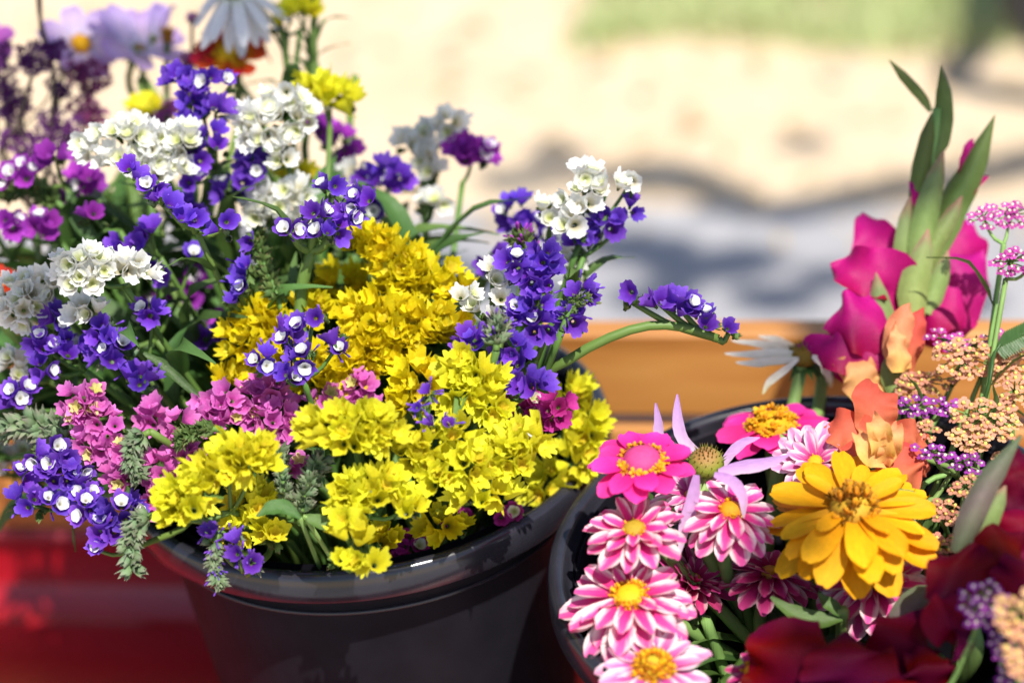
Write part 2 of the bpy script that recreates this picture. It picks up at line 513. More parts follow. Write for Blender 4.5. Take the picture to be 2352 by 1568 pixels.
def sheet(name, mat, x0, x1, y0, y1, z, nx=2, ny=2, org=V((0, 0, 0)), wob=0.0):
    vs_, fs = [], []
    for j in range(ny + 1):
        for i in range(nx + 1):
            a = x0 + (x1 - x0) * i / nx
            b = y0 + (y1 - y0) * j / ny
            if wob and j in (0, ny):
                b += wob * (math.sin(a * 5.1 + j) + 0.6 * math.sin(a * 13.7 + 2 * j))
            p = org + E1 * a + E2 * b
            vs_.append((p.x, p.y, z))
    for j in range(ny):
        for i in range(nx):
            k = j * (nx + 1) + i
            fs.append((k, k + 1, k + nx + 2, k + nx + 1))
    return ob(name, mesh(name, vs_, fs, mat, smooth=False))


structure(sheet('ground', 'sand', -150, 150, -60, 300, 0.0, 4, 4))
# a concrete path runs behind the wagon
_p0 = ground_at(1700, 740)
_b0 = _p0.dot(E2)
_b1 = ground_at(1700, 490).dot(E2)
structure(sheet('pavement', 'concrete', -12, 12, _b0 - 2.2, _b1, 0.004, 160, 4, wob=0.012))
_gb = ground_at(1700, 110).dot(E2)


def scatter_mesh(name, n, fn, mats, kindlabel):
    mb = MB()
    for _ in range(n):
        fn(mb)
    o = mb.build(name, mats)
    o['label'], o['category'] = kindlabel
    o['kind'] = 'stuff'
    return o


_ga = ground_at(1330, 60).dot(E1)


def blade_fn(mb):
    a = _ga + rnd.random() * 1.5
    b = _gb + rnd.random() ** 1.3 * 0.9 + 0.03 * math.sin(a * 11.0) + rnd.gauss(0, 0.012)
    p = E1 * a + E2 * b
    h = rnd.uniform(0.018, 0.045)
    d = V((rnd.gauss(0, 1), rnd.gauss(0, 1), 0)).normalized()
    s = d.cross(Z) * rnd.uniform(0.002, 0.004)
    k = len(mb.v)
    t = p + Z * h + d * h * rnd.uniform(0.1, 0.8)
    m_ = p + Z * h * 0.55 + d * h * 0.12
    mb.v += [p - s, p + s, m_ + s * 0.7, m_ - s * 0.7, t]
    mb.f += [(k, k + 1, k + 2, k + 3), (k + 3, k + 2, k + 4)]
    mb.i += [0, 0]


scatter_mesh('lawn_grass', 16000, blade_fn, 'grass', ('short green grass growing beyond the sand', 'grass'))


def litter_fn(mb):
    a, b = rnd.uniform(-1.6, 1.6), rnd.uniform(_b1 - 0.1, _b1 + 1.3)
    p = E1 * a + E2 * b + Z * 0.004
    L, wd = rnd.uniform(0.01, 0.05), rnd.uniform(0.003, 0.011)
    d = V((rnd.gauss(0, 1), rnd.gauss(0, 1), 0)).normalized()
    s = d.cross(Z) * wd
    k = len(mb.v)
    mb.v += [p - d * L / 2, p + s + Z * rnd.uniform(0.001, 0.008), p + d * L / 2 + Z * rnd.uniform(0, 0.012), p - s + Z * rnd.uniform(0.001, 0.004)]
    mb.f += [(k, k + 1, k + 2, k + 3)]
    mb.i += [0]


scatter_mesh('leaf_litter', 900, litter_fn, 'dry_litter', ('dry straw coloured leaf litter strewn over the sand', 'leaf litter'))


def peb_fn(mb):
    a, b = rnd.uniform(-1.6, 1.6), rnd.uniform(_b1 - 0.05, _b1 + 1.0)
    p = E1 * a + E2 * b
    r = rnd.uniform(0.003, 0.011)
    k = len(mb.v)
    for z, rr in ((0.0, 1.0), (0.5, 0.85)):
        for j in range(6):
            th = j * math.pi / 3 + rnd.uniform(-.2, .2)
            mb.v.append(p + V((math.cos(th) * r * rr, math.sin(th) * r * rr, z * r)))
    mb.v.append(p + Z * r * 0.8)
    for j in range(6):
        j2 = (j + 1) % 6
        mb.f += [(k + j, k + j2, k + 6 + j2, k + 6 + j), (k + 6 + j, k + 6 + j2, k + 12)]
        mb.i += [0, 0]


scatter_mesh('pebbles', 700, peb_fn, 'pebble', ('small tan pebbles lying on the sandy ground', 'pebbles'))

# ------------------------------------------------------------------ buckets: where they stand
BR, BH = 0.131, 0.235
LC = P(CX + FPX * -0.0784 / 1.2829, CY + FPX * 0.04815 / 1.2829, 1.2829)      # centre of the rim
RC = P(CX + FPX * 0.1464 / 1.15, CY + FPX * 0.0996 / 1.15, 1.15)
FLOOR = LC.z - BH

# ------------------------------------------------------------------ wagon
wag_b = 1.205                                    # distance of the far side along E2
WB = thing('wagon', 'red metal wagon with wooden slatted side, carrying the two flower buckets', 'wagon', E1 * -0.15 + E2 * (wag_b - 0.2))
A0, A1, WF = -0.98, 0.62, wag_b - 0.385


def wp(a, b, z):
    return E1 * a + E2 * b + Z * z




def side_z(x, y, b):
    d = FW + (x - CX) / FPX * RT - (y - CY) / FPX * UP
    k = (b - CAMP.dot(E2)) / d.dot(E2)
    return CAMP.z + k * d.z


WALL = side_z(100, 1222, wag_b) - FLOOR - 0.006
mb = MB()
mb.box(wp((A0 + A1) / 2, (WF + wag_b) / 2, FLOOR - 0.004), E1 * (A1 - A0) / 2, E2 * (wag_b - WF) / 2, Z * 0.003)
mb.build('floor_panel', 'wagon_red', WB, smooth=False)
mb = MB()
# far wall with a coved foot, near wall, end walls: pressed-steel tray
cv = [(0.0, WALL), (0.0, 0.02), (-0.003, 0.011), (-0.009, 0.004), (-0.02, 0.0)]


def wall(p0, p1, inn):
    k = len(mb.v)
    for (o, z) in cv:
        for p in (p0, p1):
            mb.v.append(p + inn * -o + Z * (FLOOR + z))
    for i in range(len(cv) - 1):
        mb.f.append((k + 2 * i, k + 2 * i + 1, k + 2 * i + 3, k + 2 * i + 2)); mb.i.append(0)


wall(wp(A0, wag_b, 0), wp(A1, wag_b, 0), -E2)
wall(wp(A0, WF, 0), wp(A1, WF, 0), E2)
wall(wp(A0, WF, 0), wp(A0, wag_b, 0), E1)
wall(wp(A1, WF, 0), wp(A1, wag_b, 0), -E1)
mb.build('tray_wall', 'wagon_red', WB)
mb = MB()
zt = FLOOR + WALL + 0.0045
for a, b in ((wp(A0, wag_b, zt), wp(A1, wag_b, zt)), (wp(A0, WF, zt), wp(A1, WF, zt)), (wp(A0, WF, zt), wp(A0, wag_b, zt)), (wp(A1, WF, zt), wp(A1, wag_b, zt))):
    mb.tube([a, b], [0.0062], n=2, seg=10)
mb.build('rolled_lip', 'wagon_lip', WB)
# wooden slats on the far side and the two ends
SH, GAP, TH = 0.0705, 0.0135, 0.009


def slat(c, along, across, half, h):
    m = MB()
    b = 0.002
    hh = h / 2
    prof = [(-TH, -hh + b), (-TH + b, -hh), (TH - b, -hh), (TH, -hh + b), (TH, hh - b), (TH - b, hh), (-TH + b, hh), (-TH, hh - b)]
    for s in (-half, half):
        for (u, z) in prof:
            m.v.append(along * s + across * u + Z * z)
    n = len(prof)
    for j in range(n):
        j2 = (j + 1) % n
        m.f.append((j, j2, n + j2, n + j)); m.i.append(0)
    m.f += [tuple(range(n))[::-1], tuple(range(n, 2 * n))]; m.i += [0, 0]
    ang = math.atan2(along.y, along.x)
    q = Quaternion(Z, ang)
    qi = q.inverted()
    me = mesh('slat', [qi @ v for v in m.v], m.f, 'wood', m.i, smooth=False)
    return ob('slat', me, WB, c, q)


z0 = FLOOR + WALL + 0.012
SF = wag_b - 0.003
for (zb, ztop) in ((side_z(100, 1213, SF), side_z(1500, 984, SF)), (side_z(1500, 955, SF), side_z(1500, 768, SF))):
    zc, SH = (zb + ztop) / 2, ztop - zb
    slat(wp((A0 + A1) / 2, wag_b + 0.006, zc), E1, E2, (A1 - A0) / 2, SH)
    slat(wp(A0 - 0.006, (WF + wag_b) / 2, zc), E2, E1, (wag_b - WF) / 2 - 0.02, SH)
    slat(wp(A1 + 0.006, (WF + wag_b) / 2, zc), E2, E1, (wag_b - WF) / 2 - 0.02, SH)
for a in (A0 + 0.06, A0 + 0.42, A1 - 0.42, A1 - 0.06):
    m = MB()
    m.box(wp(a, wag_b + 0.006 + TH + 0.0085, z0 + 0.05), E1 * 0.018, E2 * 0.008, Z * 0.125)
    m.build('stake', 'wood', WB, smooth=False)
for a in (A0 + 0.2, A1 - 0.2):
    m = MB()
    m.tube([wp(a, WF + 0.02, 0.12), wp(a, wag_b - 0.02, 0.12)], [0.008], n=2)
    m.build('axle', 'dark_metal', WB)
    m = MB()
    m.box(wp(a, (WF + wag_b) / 2, (FLOOR + 0.11) / 2 + 0.002), E1 * 0.03, E2 * 0.10, Z * ((FLOOR - 0.12) / 2))
    m.build('bolster', 'dark_metal', WB, smooth=False)
    for b in (WF - 0.01, wag_b - 0.02):
        m = MB()
        prof = [(0.03, -0.02), (0.085, -0.02), (0.10, -0.022), (0.115, -0.018), (0.12, 0), (0.115, 0.018), (0.10, 0.022), (0.085, 0.02), (0.03, 0.02), (0.03, -0.02)]
        m.lathe(prof, 28)
        q = Z.rotation_difference(E2)
        wh = ob('wheel', mesh('wheel', m.v, m.f, 'rubber', m.i), WB, wp(a, b, 0.1215), q)
        m = MB()
        m.lathe([(0.0, -0.024), (0.028, -0.024), (0.031, -0.018), (0.031, 0.018), (0.028, 0.024), (0.0, 0.024)], 16)
        sub('hub', mesh('hub', m.v, m.f, 'wagon_red', m.i), wh)


# ------------------------------------------------------------------ buckets
def bucket(c, axis, label):
    q = Z.rotation_difference(axis)
    base = c - axis * BH
    t = thing('bucket', label, 'bucket', base, 'black plastic buckets in the wagon')
    rb, rw = 0.090, 0.1162
    slope = lambda z: rb + (rw - rb) * z / BH
    m = MB()
    m.lathe([(0, 0.0), (rb - 0.004, 0.0), (rb, 0.004), (slope(0.06), 0.06), (slope(0.13), 0.13), (slope(0.199), 0.199), (slope(0.2), 0.2)], 96)
    m.lathe([(slope(0.2), 0.2), (slope(0.2) + 0.0022, 0.2012), (slope(0.2) + 0.0022, 0.210), (slope(BH) + 0.002, BH - 0.006)], 96)
    m.lathe([(slope(BH) - 0.0015, BH - 0.004), (slope(0.12) - 0.0025, 0.12), (slope(0.01) - 0.0025, 0.006), (0, 0.006)], 96)
    ob('body', mesh('bucket_body', m.v, m.f, 'black_plastic', m.i), t, base, q)
    m = MB()
    m.lathe([(0.1172, BH - 0.0150), (BR - 0.0008, BH - 0.0165), (BR, BH - 0.0157), (BR - 0.0003, BH - 0.006), (BR - 0.0008, BH - 0.0032), (BR - 0.002, BH - 0.0012), (BR - 0.0038, BH - 0.0002), (BR - 0.0055, BH - 0.0002), (BR - 0.0075, BH - 0.0014), (BR - 0.0090, BH - 0.0034), (BR - 0.0100, BH - 0.0062), (0.1192, BH - 0.0085), (0.1165, BH - 0.0094), (0.1148, BH - 0.0115)], 128)
    r = ob('rim', mesh('bucket_rim', m.v, m.f, 'rim_plastic', m.i), t, base, q)
    m = MB()
    m.lathe([(slope(0.2) + 0.0018, 0.2002), (slope(0.2) + 0.0032, 0.2004), (slope(0.2) + 0.0036, 0.2012), (slope(0.2) + 0.0030, 0.2022), (slope(0.2) + 0.0018, 0.2024)], 96)
    ob('moulded_ridge', mesh('bucket_ridge', m.v, m.f, 'rim_plastic', m.i), t, base, q)
    return t


fh = V((FW.x, FW.y, 0)).normalized()
RAX = (Z * math.cos(R(4)) - fh * math.sin(R(4))).normalized()
bucket(LC, Z, 'black plastic bucket packed with yellow, violet, white and pink statice')
bucket(RC, RAX, 'black plastic bucket holding pink zinnias, a yellow zinnia, gladioli and yarrow')

# ------------------------------------------------------------------ florets
CACHE = {}


def funnel(seed, mats, ratio=0.75, lobes=5, frill=0.09, sharp=1.4, seg=30, tube=0.22, flare=1.3, lobe_amp=0.07):
    """papery funnel of unit width: green tube below, frilled lobed rim above"""
    r0 = random.Random(seed)
    ph = r0.uniform(0, 6.28)
    rows = [(0.0, 0.06), (tube, 0.10), (tube + 0.3 * (1 - tube), 0.17 + 0.06 * flare / 1.3), (tube + 0.68 * (1 - tube), 0.36), (1.0, 0.5)]
    jit = [r0.uniform(-1, 1) for _ in range(seg)]
    sq = r0.uniform(0.8, 1.05)
    vs_, fs, ix = [], [], []
    for k, (t, r) in enumerate(rows):
        for j in range(seg):
            th = 2 * math.pi * j / seg
            a = t ** 2
            rr = r * (1 + a * (lobe_amp * math.cos(lobes * th + ph) + frill * (0.5, 0.1, -0.6)[j % 3] + frill * jit[j] * 0.6))
            z = ratio * (t + a * (0.09 * math.cos(lobes * th + ph) + frill * (0.8 * jit[j] + (0.35, 0.1, -0.45)[j % 3])))
            vs_.append((rr * math.cos(th), rr * math.sin(th) * sq, z))
    for k in range(len(rows) - 1):
        for j in range(seg):
            j2 = (j + 1) % seg
            fs.append((k * seg + j, k * seg + j2, (k + 1) * seg + j2, (k + 1) * seg + j))
            ix.append(1 if k == 0 else 0)
    return mesh('floret', vs_, fs, mats, ix)


def cup(seed, mats, lobes=5, seg=15, depth=0.55, notch=0.05):
    r0 = random.Random(seed)
    ph = r0.uniform(0, 6.28)
    vs_, fs = [], []
    for t, r in ((0, 0.05), (0.45, 0.30), (0.85, 0.46), (1.0, 0.5)):
        for j in range(seg):
            th = 2 * math.pi * j / seg
            rr = r * (1 + t * notch * math.cos(lobes * th + ph)) * (1 + r0.uniform(-.07, .07))
            z = depth * t + 0.06 * t * math.sin(2 * th + ph)
            vs_.append((rr * math.cos(th), rr * math.sin(th), z))
    for k in range(3):
        for j in range(seg):
            j2 = (j + 1) % seg
            fs.append((k * seg + j, k * seg + j2, (k + 1) * seg + j2, (k + 1) * seg + j))
    fs.append(tuple(range(seg))[::-1])
    return mesh('corolla', vs_, fs, mats)


def star(mats, lobes=5, w=0.36, seed=0, dome=0.22, lift=0.0):
    """small flat flower of unit width with rounded lobes round a raised centre"""
    r0 = random.Random(seed)
    vs_, fs, ix = [], [], []
    for k in range(lobes):
        th = 2 * math.pi * k / lobes + r0.uniform(-.1, .1)
        c, s = math.cos(th), math.sin(th)
        sc_ = r0.uniform(0.88, 1.08)
        b = len(vs_)
        for (x, y, z) in ((0.08, 0, 0.0), (0.28, w * .5, 0.03), (0.44, w * .42, 0.0 + lift), (0.5, 0, -0.03 + lift), (0.44, -w * .42, 0.0 + lift), (0.28, -w * .5, 0.03)):
            x *= sc_
            z += r0.uniform(-.03, .03)
            vs_.append((x * c - y * s, x * s + y * c, z))
        fs.append((b, b + 1, b + 2, b + 3, b + 4, b + 5)); ix.append(0)
    b = len(vs_)
    for z, r in ((-0.25, 0.03), (0.0, 0.15), (dome * .7, 0.13), (dome, 0.05)):
        for j in range(6):
            th = j * math.pi / 3
            vs_.append((r * math.cos(th), r * math.sin(th), z))
    for k in range(3):
        for j in range(6):
            j2 = (j + 1) % 6
            fs.append((b + k * 6 + j, b + k * 6 + j2, b + k * 6 + 6 + j2, b + k * 6 + 6 + j)); ix.append(1)
    fs.append(tuple(b + 18 + j for j in range(6))); ix.append(1)
    return mesh('floret', vs_, fs, mats, ix)


def bract_mesh(seed, mats):
    """a tuft of pointed green bracts"""
    r0 = random.Random(seed)
    m = MB()
    for k in range(6):
        th = k * 1.05 + r0.uniform(-.3, .3)
        d = V((math.cos(th), math.sin(th), 0))
        tip = d * r0.uniform(0.15, 0.42) + Z * r0.uniform(0.5, 0.95)
        mid = d * 0.28 + Z * 0.4
        m.ribbon([V((0, 0, -0.1)), mid, tip], [0.22, 0.42, 0.012], -d + Z * 0.5, cup=0.6, n=3, m=2)
    return mesh('bract', m.v, m.f, mats)


def bud_mesh(mats):
    m = MB()
    m.lathe([(0.0, 0.0), (0.07, 0.0), (0.09, 0.3), (0.08, 0.6), (0.13, 0.85), (0.07, 1.0), (0.0, 0.98)], 7)
    return mesh('bud', m.v, m.f, mats, [1 if i < 14 else 0 for i in range(len(m.f))])


def leaf_mesh(seed, mat, wd=0.2, bend=0.25):
    r0 = random.Random(seed)
    m = MB()
    m.ribbon([V((0, 0, 0)), V((0, 0.33, 0.06)), V((0, 0.7, 0.04)), V((r0.uniform(-.1, .1), 1.0, -bend))], [wd * .25, wd * .95, wd, wd * .6, 0.008], Z, cup=0.35, ruffle=0.01, n=8, m=4, phase=seed)
    return mesh('leaf', m.v, m.f, mat)


KINDS = {
    # calyx meshes, corolla mesh, share of open corollas, corolla size, size px, spacing px
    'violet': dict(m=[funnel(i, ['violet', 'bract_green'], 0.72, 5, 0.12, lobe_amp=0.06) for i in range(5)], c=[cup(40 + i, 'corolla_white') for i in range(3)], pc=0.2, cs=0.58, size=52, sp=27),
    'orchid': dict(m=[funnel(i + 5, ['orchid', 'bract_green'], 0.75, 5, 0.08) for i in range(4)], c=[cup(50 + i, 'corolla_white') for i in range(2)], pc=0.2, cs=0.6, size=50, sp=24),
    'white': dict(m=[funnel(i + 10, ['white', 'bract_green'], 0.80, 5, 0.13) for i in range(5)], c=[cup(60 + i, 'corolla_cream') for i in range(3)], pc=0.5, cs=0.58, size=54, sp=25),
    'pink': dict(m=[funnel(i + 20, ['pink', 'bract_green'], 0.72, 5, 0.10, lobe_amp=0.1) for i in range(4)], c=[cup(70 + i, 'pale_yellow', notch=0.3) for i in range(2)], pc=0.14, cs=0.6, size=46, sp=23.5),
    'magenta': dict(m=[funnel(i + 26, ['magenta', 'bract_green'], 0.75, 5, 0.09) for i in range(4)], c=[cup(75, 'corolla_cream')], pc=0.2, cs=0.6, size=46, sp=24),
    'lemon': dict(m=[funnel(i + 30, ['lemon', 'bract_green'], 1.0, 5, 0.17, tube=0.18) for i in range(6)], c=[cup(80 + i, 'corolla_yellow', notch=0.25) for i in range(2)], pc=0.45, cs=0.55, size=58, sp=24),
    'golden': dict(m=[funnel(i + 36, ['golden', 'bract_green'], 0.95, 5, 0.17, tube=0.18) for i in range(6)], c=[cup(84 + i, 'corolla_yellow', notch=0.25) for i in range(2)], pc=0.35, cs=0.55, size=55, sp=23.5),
    'verbena': dict(m=[star(['verbena', 'verbena'], 5, 0.34, i, dome=0.1, lift=0.1) for i in range(3)], c=None, pc=0, cs=0, size=26, sp=12),
    'verbena_pink': dict(m=[star(['verbena_pink', 'verbena'], 5, 0.34, i, dome=0.1, lift=0.1) for i in range(3)], c=None, pc=0, cs=0, size=27, sp=12),
    'yarrow_magenta': dict(m=[star(['yarrow_magenta', 'centre_pale'], 5, 0.4, i) for i in range(4)], c=None, pc=0, cs=0, size=24, sp=15),
    'yarrow_purple': dict(m=[star(['yarrow_purple', 'centre_pale'], 5, 0.4, i + 4) for i in range(4)], c=None, pc=0, cs=0, size=25, sp=15.5),
    'yarrow_peach': dict(m=[star(['yarrow_peach', 'centre_yellow'], 5, 0.42, i + 8) for i in range(4)], c=None, pc=0, cs=0, size=31, sp=17),
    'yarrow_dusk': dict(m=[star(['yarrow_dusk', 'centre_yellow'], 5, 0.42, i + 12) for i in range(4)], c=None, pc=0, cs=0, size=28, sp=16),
}
BRACTS = [bract_mesh(i, 'bract_green') for i in range(4)]
GBRACTS = [bract_mesh(i + 9, 'bract_grey') for i in range(4)]
BUD = {'violet': bud_mesh(['violet', 'bract_green']), 'orchid': bud_mesh(['orchid', 'bract_green']), 'pink': bud_mesh(['pink', 'bract_green'])}
LEAVES = [leaf_mesh(i, 'leaf_green', 0.14 + 0.03 * i, 0.1 + 0.1 * i) for i in range(4)]


def darts(rx, ry, sp, r0, edge=1.0):
    """evenly jittered points in an ellipse (unit offsets plus pixels)"""
    pts = []
    tries = int(60 + 26 * rx * ry * math.pi / (sp * sp))
    for _ in range(tries):
        a, rr = r0.uniform(0, 6.2832), math.sqrt(r0.random()) * edge
        p = (rx * rr * math.cos(a), ry * rr * math.sin(a))
        if all((p[0] - q[0]) ** 2 + (p[1] - q[1]) ** 2 > sp * sp for q in pts):
            pts.append(p)
    return pts


def bucket_base(which, r0):
    c, ax = (LC, Z) if which == 'L' else (RC, RAX)
    a, rr = r0.uniform(0, 6.28), 0.065 * math.sqrt(r0.random())
    return c - ax * (BH - 0.012) + V((rr * math.cos(a), rr * math.sin(a), 0)), c, ax


def stem_path(base, c, ax, end, r0):
    """from the bucket floor through its mouth to the flower"""
    h = end - c
    hz = V((h.x, h.y, 0))
    lim = 0.098
    k = hz * 0.62
    if k.length > lim:
        k = k.normalized() * lim
    mouth = c + k + V((r0.uniform(-.008, .008), r0.uniform(-.008, .008), 0))
    if end.z < c.z + 0.012:                     # heads that hang low over the rim
        mouth = c + k * 0.9 + Z * 0.02
        return [base, base.lerp(mouth, 0.5), mouth, mouth.lerp(end, 0.6) + Z * 0.012, end]
    return [base, base.lerp(mouth, 0.55), mouth, mouth.lerp(end, 0.55), end]


NF = [0]


def cluster(kind, label, d, patches, which='L', name='statice', group=None, stemmat='stem_green', sr=0.0016, bulge=0.6, facing=(0.0, 0.0, 0.0),
            bracts=True, leaves=2, upw=0.35, size=1.0, spacing=1.0, tilt=0.0, path=None, bits=1.0, flat=False, corolla=None, buds=0, jitter=0.3, greybract=False):
    r0 = random.Random(hash((round(patches[0][0]), round(patches[0][1]), kind)) & 0xffff if False else int(patches[0][0] * 31 + patches[0][1] * 7 + len(kind)))
    K = KINDS[kind]
    base, c, ax = bucket_base(which, r0)
    t = thing(name, label, 'flower', base, group)
    mx = sum(p[0] * p[2] * p[3] for p in patches) / sum(p[2] * p[3] for p in patches)
    my = sum(p[1] * p[2] * p[3] for p in patches) / sum(p[2] * p[3] for p in patches)
    low = max(p[1] for p in patches)
    stb = MB()
    if path:
        wpts = [P(*q) for q in path]
        pts = [base, base.lerp(wpts[0], 0.6)] + wpts
        fork = wpts[-1]
    else:
        fork = P(mx * 0.9 + 0.1 * 840 if which == 'L' else mx, (my + low) / 2 + 38, d + 0.016)
        pts = stem_path(base, c, ax, fork, r0)
    stb.tube(pts, [sr * 1.25, sr], n=14, seg=6)
    fv = V(facing)
    nl = 0
    for (x, y, rx, ry, *rest) in patches:
        ang = R(rest[0]) if rest else 0.0
        dd = d + (rest[1] if len(rest) > 1 else 0.0)
        ca, sa = math.cos(ang), math.sin(ang)
        rm = px(min(rx, ry), dd) * bulge
        pc = P(x, y, dd)
        anchor = P(x, y, dd) + FW * (rm * 0.6 + 0.004) - UP * px(min(ry, 18) * 0.5, dd)
        stb.tube([fork, fork.lerp(anchor, 0.5) - UP * 0.003, anchor], [sr * 0.8, sr * 0.55], n=5, seg=5)
        sz = K['size'] * size
        pts2 = darts(max(rx - sz * 0.24, 3), max(ry - sz * 0.24, 3), K['sp'] * spacing, r0)
        for (ex, ey) in pts2:
            ux, uy = ex / max(rx, 1), ey / max(ry, 1)
            rho = min(1.0, ux * ux + uy * uy)
            X, Y = ex * ca - ey * sa, ex * sa + ey * ca
            pos = P(x + X, y + Y, dd) - FW * (rm * math.sqrt(max(0.0, 1 - rho)))
            lx, ly = (X / max(rx, ry)), (Y / max(rx, ry))
            if flat:
                n = (Z * 0.9 + 0.3 * (RT * lx - UP * ly) - FW * 0.25 + fv)
            else:
                n = 0.75 * (RT * lx - UP * ly) - 0.45 * FW + upw * Z + fv
            n = n.normalized() + V((r0.gauss(0, jitter), r0.gauss(0, jitter), r0.gauss(0, jitter)))
            n.normalize()
            s = px(sz, dd) * r0.uniform(0.82, 1.12)
            rat = 0.5
            q = align(n, r0.uniform(0, 6.28))
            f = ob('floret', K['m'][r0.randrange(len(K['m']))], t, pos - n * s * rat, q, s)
            NF[0] += 1
            pcr = K['pc'] if corolla is None else corolla
            if K['c'] and r0.random() < pcr:
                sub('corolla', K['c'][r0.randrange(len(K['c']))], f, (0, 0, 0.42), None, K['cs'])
            if flat:
                stb.tube([anchor, pos - n * s * 0.3], [sr * 0.35, sr * 0.25], n=2, seg=4, cap=False)
        if bracts:
            nb = max(3, int(len(pts2) * 0.55 * bits))
            for _ in range(nb):
                a = r0.uniform(0, 6.28)
                rr = math.sqrt(r0.random()) * 0.95
                ex, ey = rx * rr * math.cos(a), ry * rr * math.sin(a)
                X, Y = ex * ca - ey * sa, ex * sa + ey * ca
                pos = P(x + X, y + Y + px(0, 1) + 9, dd) - FW * (rm * math.sqrt(max(0, 1 - rr * rr)) - (0.0045 if kind == 'lemon' else 0.0065))
                n = (0.75 * (RT * X - UP * Y) / max(rx, ry) + 0.25 * Z - 0.3 * FW + V((r0.gauss(0, .4), r0.gauss(0, .4), r0.gauss(0, .4)))).normalized()
                s = px(32, dd) * r0.uniform(0.7, 1.2)
                ob('bract', (GBRACTS if greybract else BRACTS)[r0.randrange(4)], t, pos - n * s * 0.5, align(n, r0.uniform(0, 6.28)), s)
        for _ in range(buds):
            a = r0.uniform(0, 6.28)
            pos = pc + RT * px(rx * math.cos(a), dd) - UP * px(ry * math.sin(a), dd)
            n = (RT * math.cos(a) - UP * math.sin(a) - 0.3 * FW + V((r0.gauss(0, .3), r0.gauss(0, .3), r0.gauss(0, .3)))).normalized()
            s = px(30, dd)
            ob('bud', BUD[kind], t, pos - n * s * 0.5, align(n), (s * 0.75, s * 0.75, s))
    # narrow leaves on the upper stem
    path_pts = catmull(pts, 20)
    if which == 'L' and my > 960:
        leaves = 0
    for k in range(leaves):
        i = r0.randrange(11, 19)
        p = path_pts[i]
        tan = (path_pts[i + 1] - path_pts[i]).normalized()
        out = (tan.orthogonal().normalized())
        out = Quaternion(tan, r0.uniform(0, 6.28)) @ out
        y_ = (tan * 0.75 + out * 0.7).normalized()
        x_ = y_.cross(tan).normalized()
        z_ = x_.cross(y_)
        ob('leaf', LEAVES[r0.randrange(4)], t, p, frame_q(x_, y_, z_), r0.uniform(0.028, 0.055))
    stb.build('stem', stemmat, t)
    return t


# ================================================================== left bucket: statice
C = cluster
# ---- white
C('white', 'white statice head of wide frilled domes above a violet spray at the bouquet shoulder', 1.223, [(285, 335, 108, 66, -5), (415, 322, 42, 50, 20), (350, 378, 92, 36, 10)])
C('white', 'brightly sunlit white statice head beside the tall lemon yellow statice', 1.236, [(650, 222, 56, 38), (602, 290, 70, 60, 30), (692, 268, 34, 54), (652, 352, 34, 46)])
C('white', 'chalk white statice head in full sun, arching over violet statice with white eyes', 1.165, [(190, 620, 80, 56, -5), (305, 612, 66, 30, 15)], bits=0.8)
C('white', 'shaded white statice head tucked beneath the chalk white sunlit one', 1.195, [(45, 690, 60, 72), (112, 655, 60, 42, -20)])
C('white', 'small white statice tuft with cup shaped florets above the dark violet sprays', 1.18, [(200, 708, 58, 30, -10)], spacing=1.1)
C('white', 'creamy white statice head half hidden behind the violet rosette on a thick stem', 1.246, [(640, 452, 80, 40, -10), (602, 482, 50, 34), (692, 500, 54, 26)])
C('white', 'bluish white statice spray on a thin stem leaning beside a purple tuft, against the sand', 1.289, [(1022, 285, 52, 34, -15), (955, 322, 48, 36), (985, 375, 34, 46)], leaves=1)
C('white', 'short white statice side branch drooping below the bluish white spray', 1.276, [(995, 466, 58, 24, 20)], leaves=1)
C('white', 'small white statice tuft between orchid and violet heads at the back', 1.286, [(805, 412, 52, 36), (775, 440, 30, 30)], leaves=1)
C('white', 'loose white statice spray standing high over violet florets on the side towards the zinnia bucket', 1.2, [(1345, 402, 34, 30), (1398, 425, 62, 30), (1332, 452, 54, 40, -20), (1312, 507, 34, 34), (1447, 415, 22, 30)], spacing=1.1, leaves=1,
  path=[(1230, 860, 1.226), (1275, 720, 1.217), (1330, 560, 1.207)])
C('white', 'small white statice knot joining the loose white spray to the violet one', 1.210, [(1262, 482, 36, 36)], leaves=0, path=[(1215, 860, 1.233), (1245, 700, 1.220), (1262, 530, 1.217)])
C('white', 'open white statice spray with spaced florets next to the tall violet spike', 1.165, [(1130, 628, 34, 32), (1075, 682, 40, 26), (1150, 672, 26, 40), (1112, 712, 46, 20, 20)], spacing=1.15, leaves=1, path=[(1120, 900, 1.2), (1125, 800, 1.185), (1128, 735, 1.175)])
C('white', 'thin white statice branch behind the tall violet spike', 1.217, [(1315, 592, 26, 44), (1335, 640, 26, 20)], leaves=0, path=[(1240, 880, 1.226), (1280, 760, 1.223), (1310, 650, 1.220)])
C('white', 'soft cream statice hanging in shade outside the bouquet above the red tray', 1.286, [(48, 1040, 54, 26, -8), (5, 1050, 22, 30)], leaves=1)
C('white', 'pinkish white statice tuft in shade under the violet sprays', 1.213, [(35, 838, 46, 42)], leaves=1)
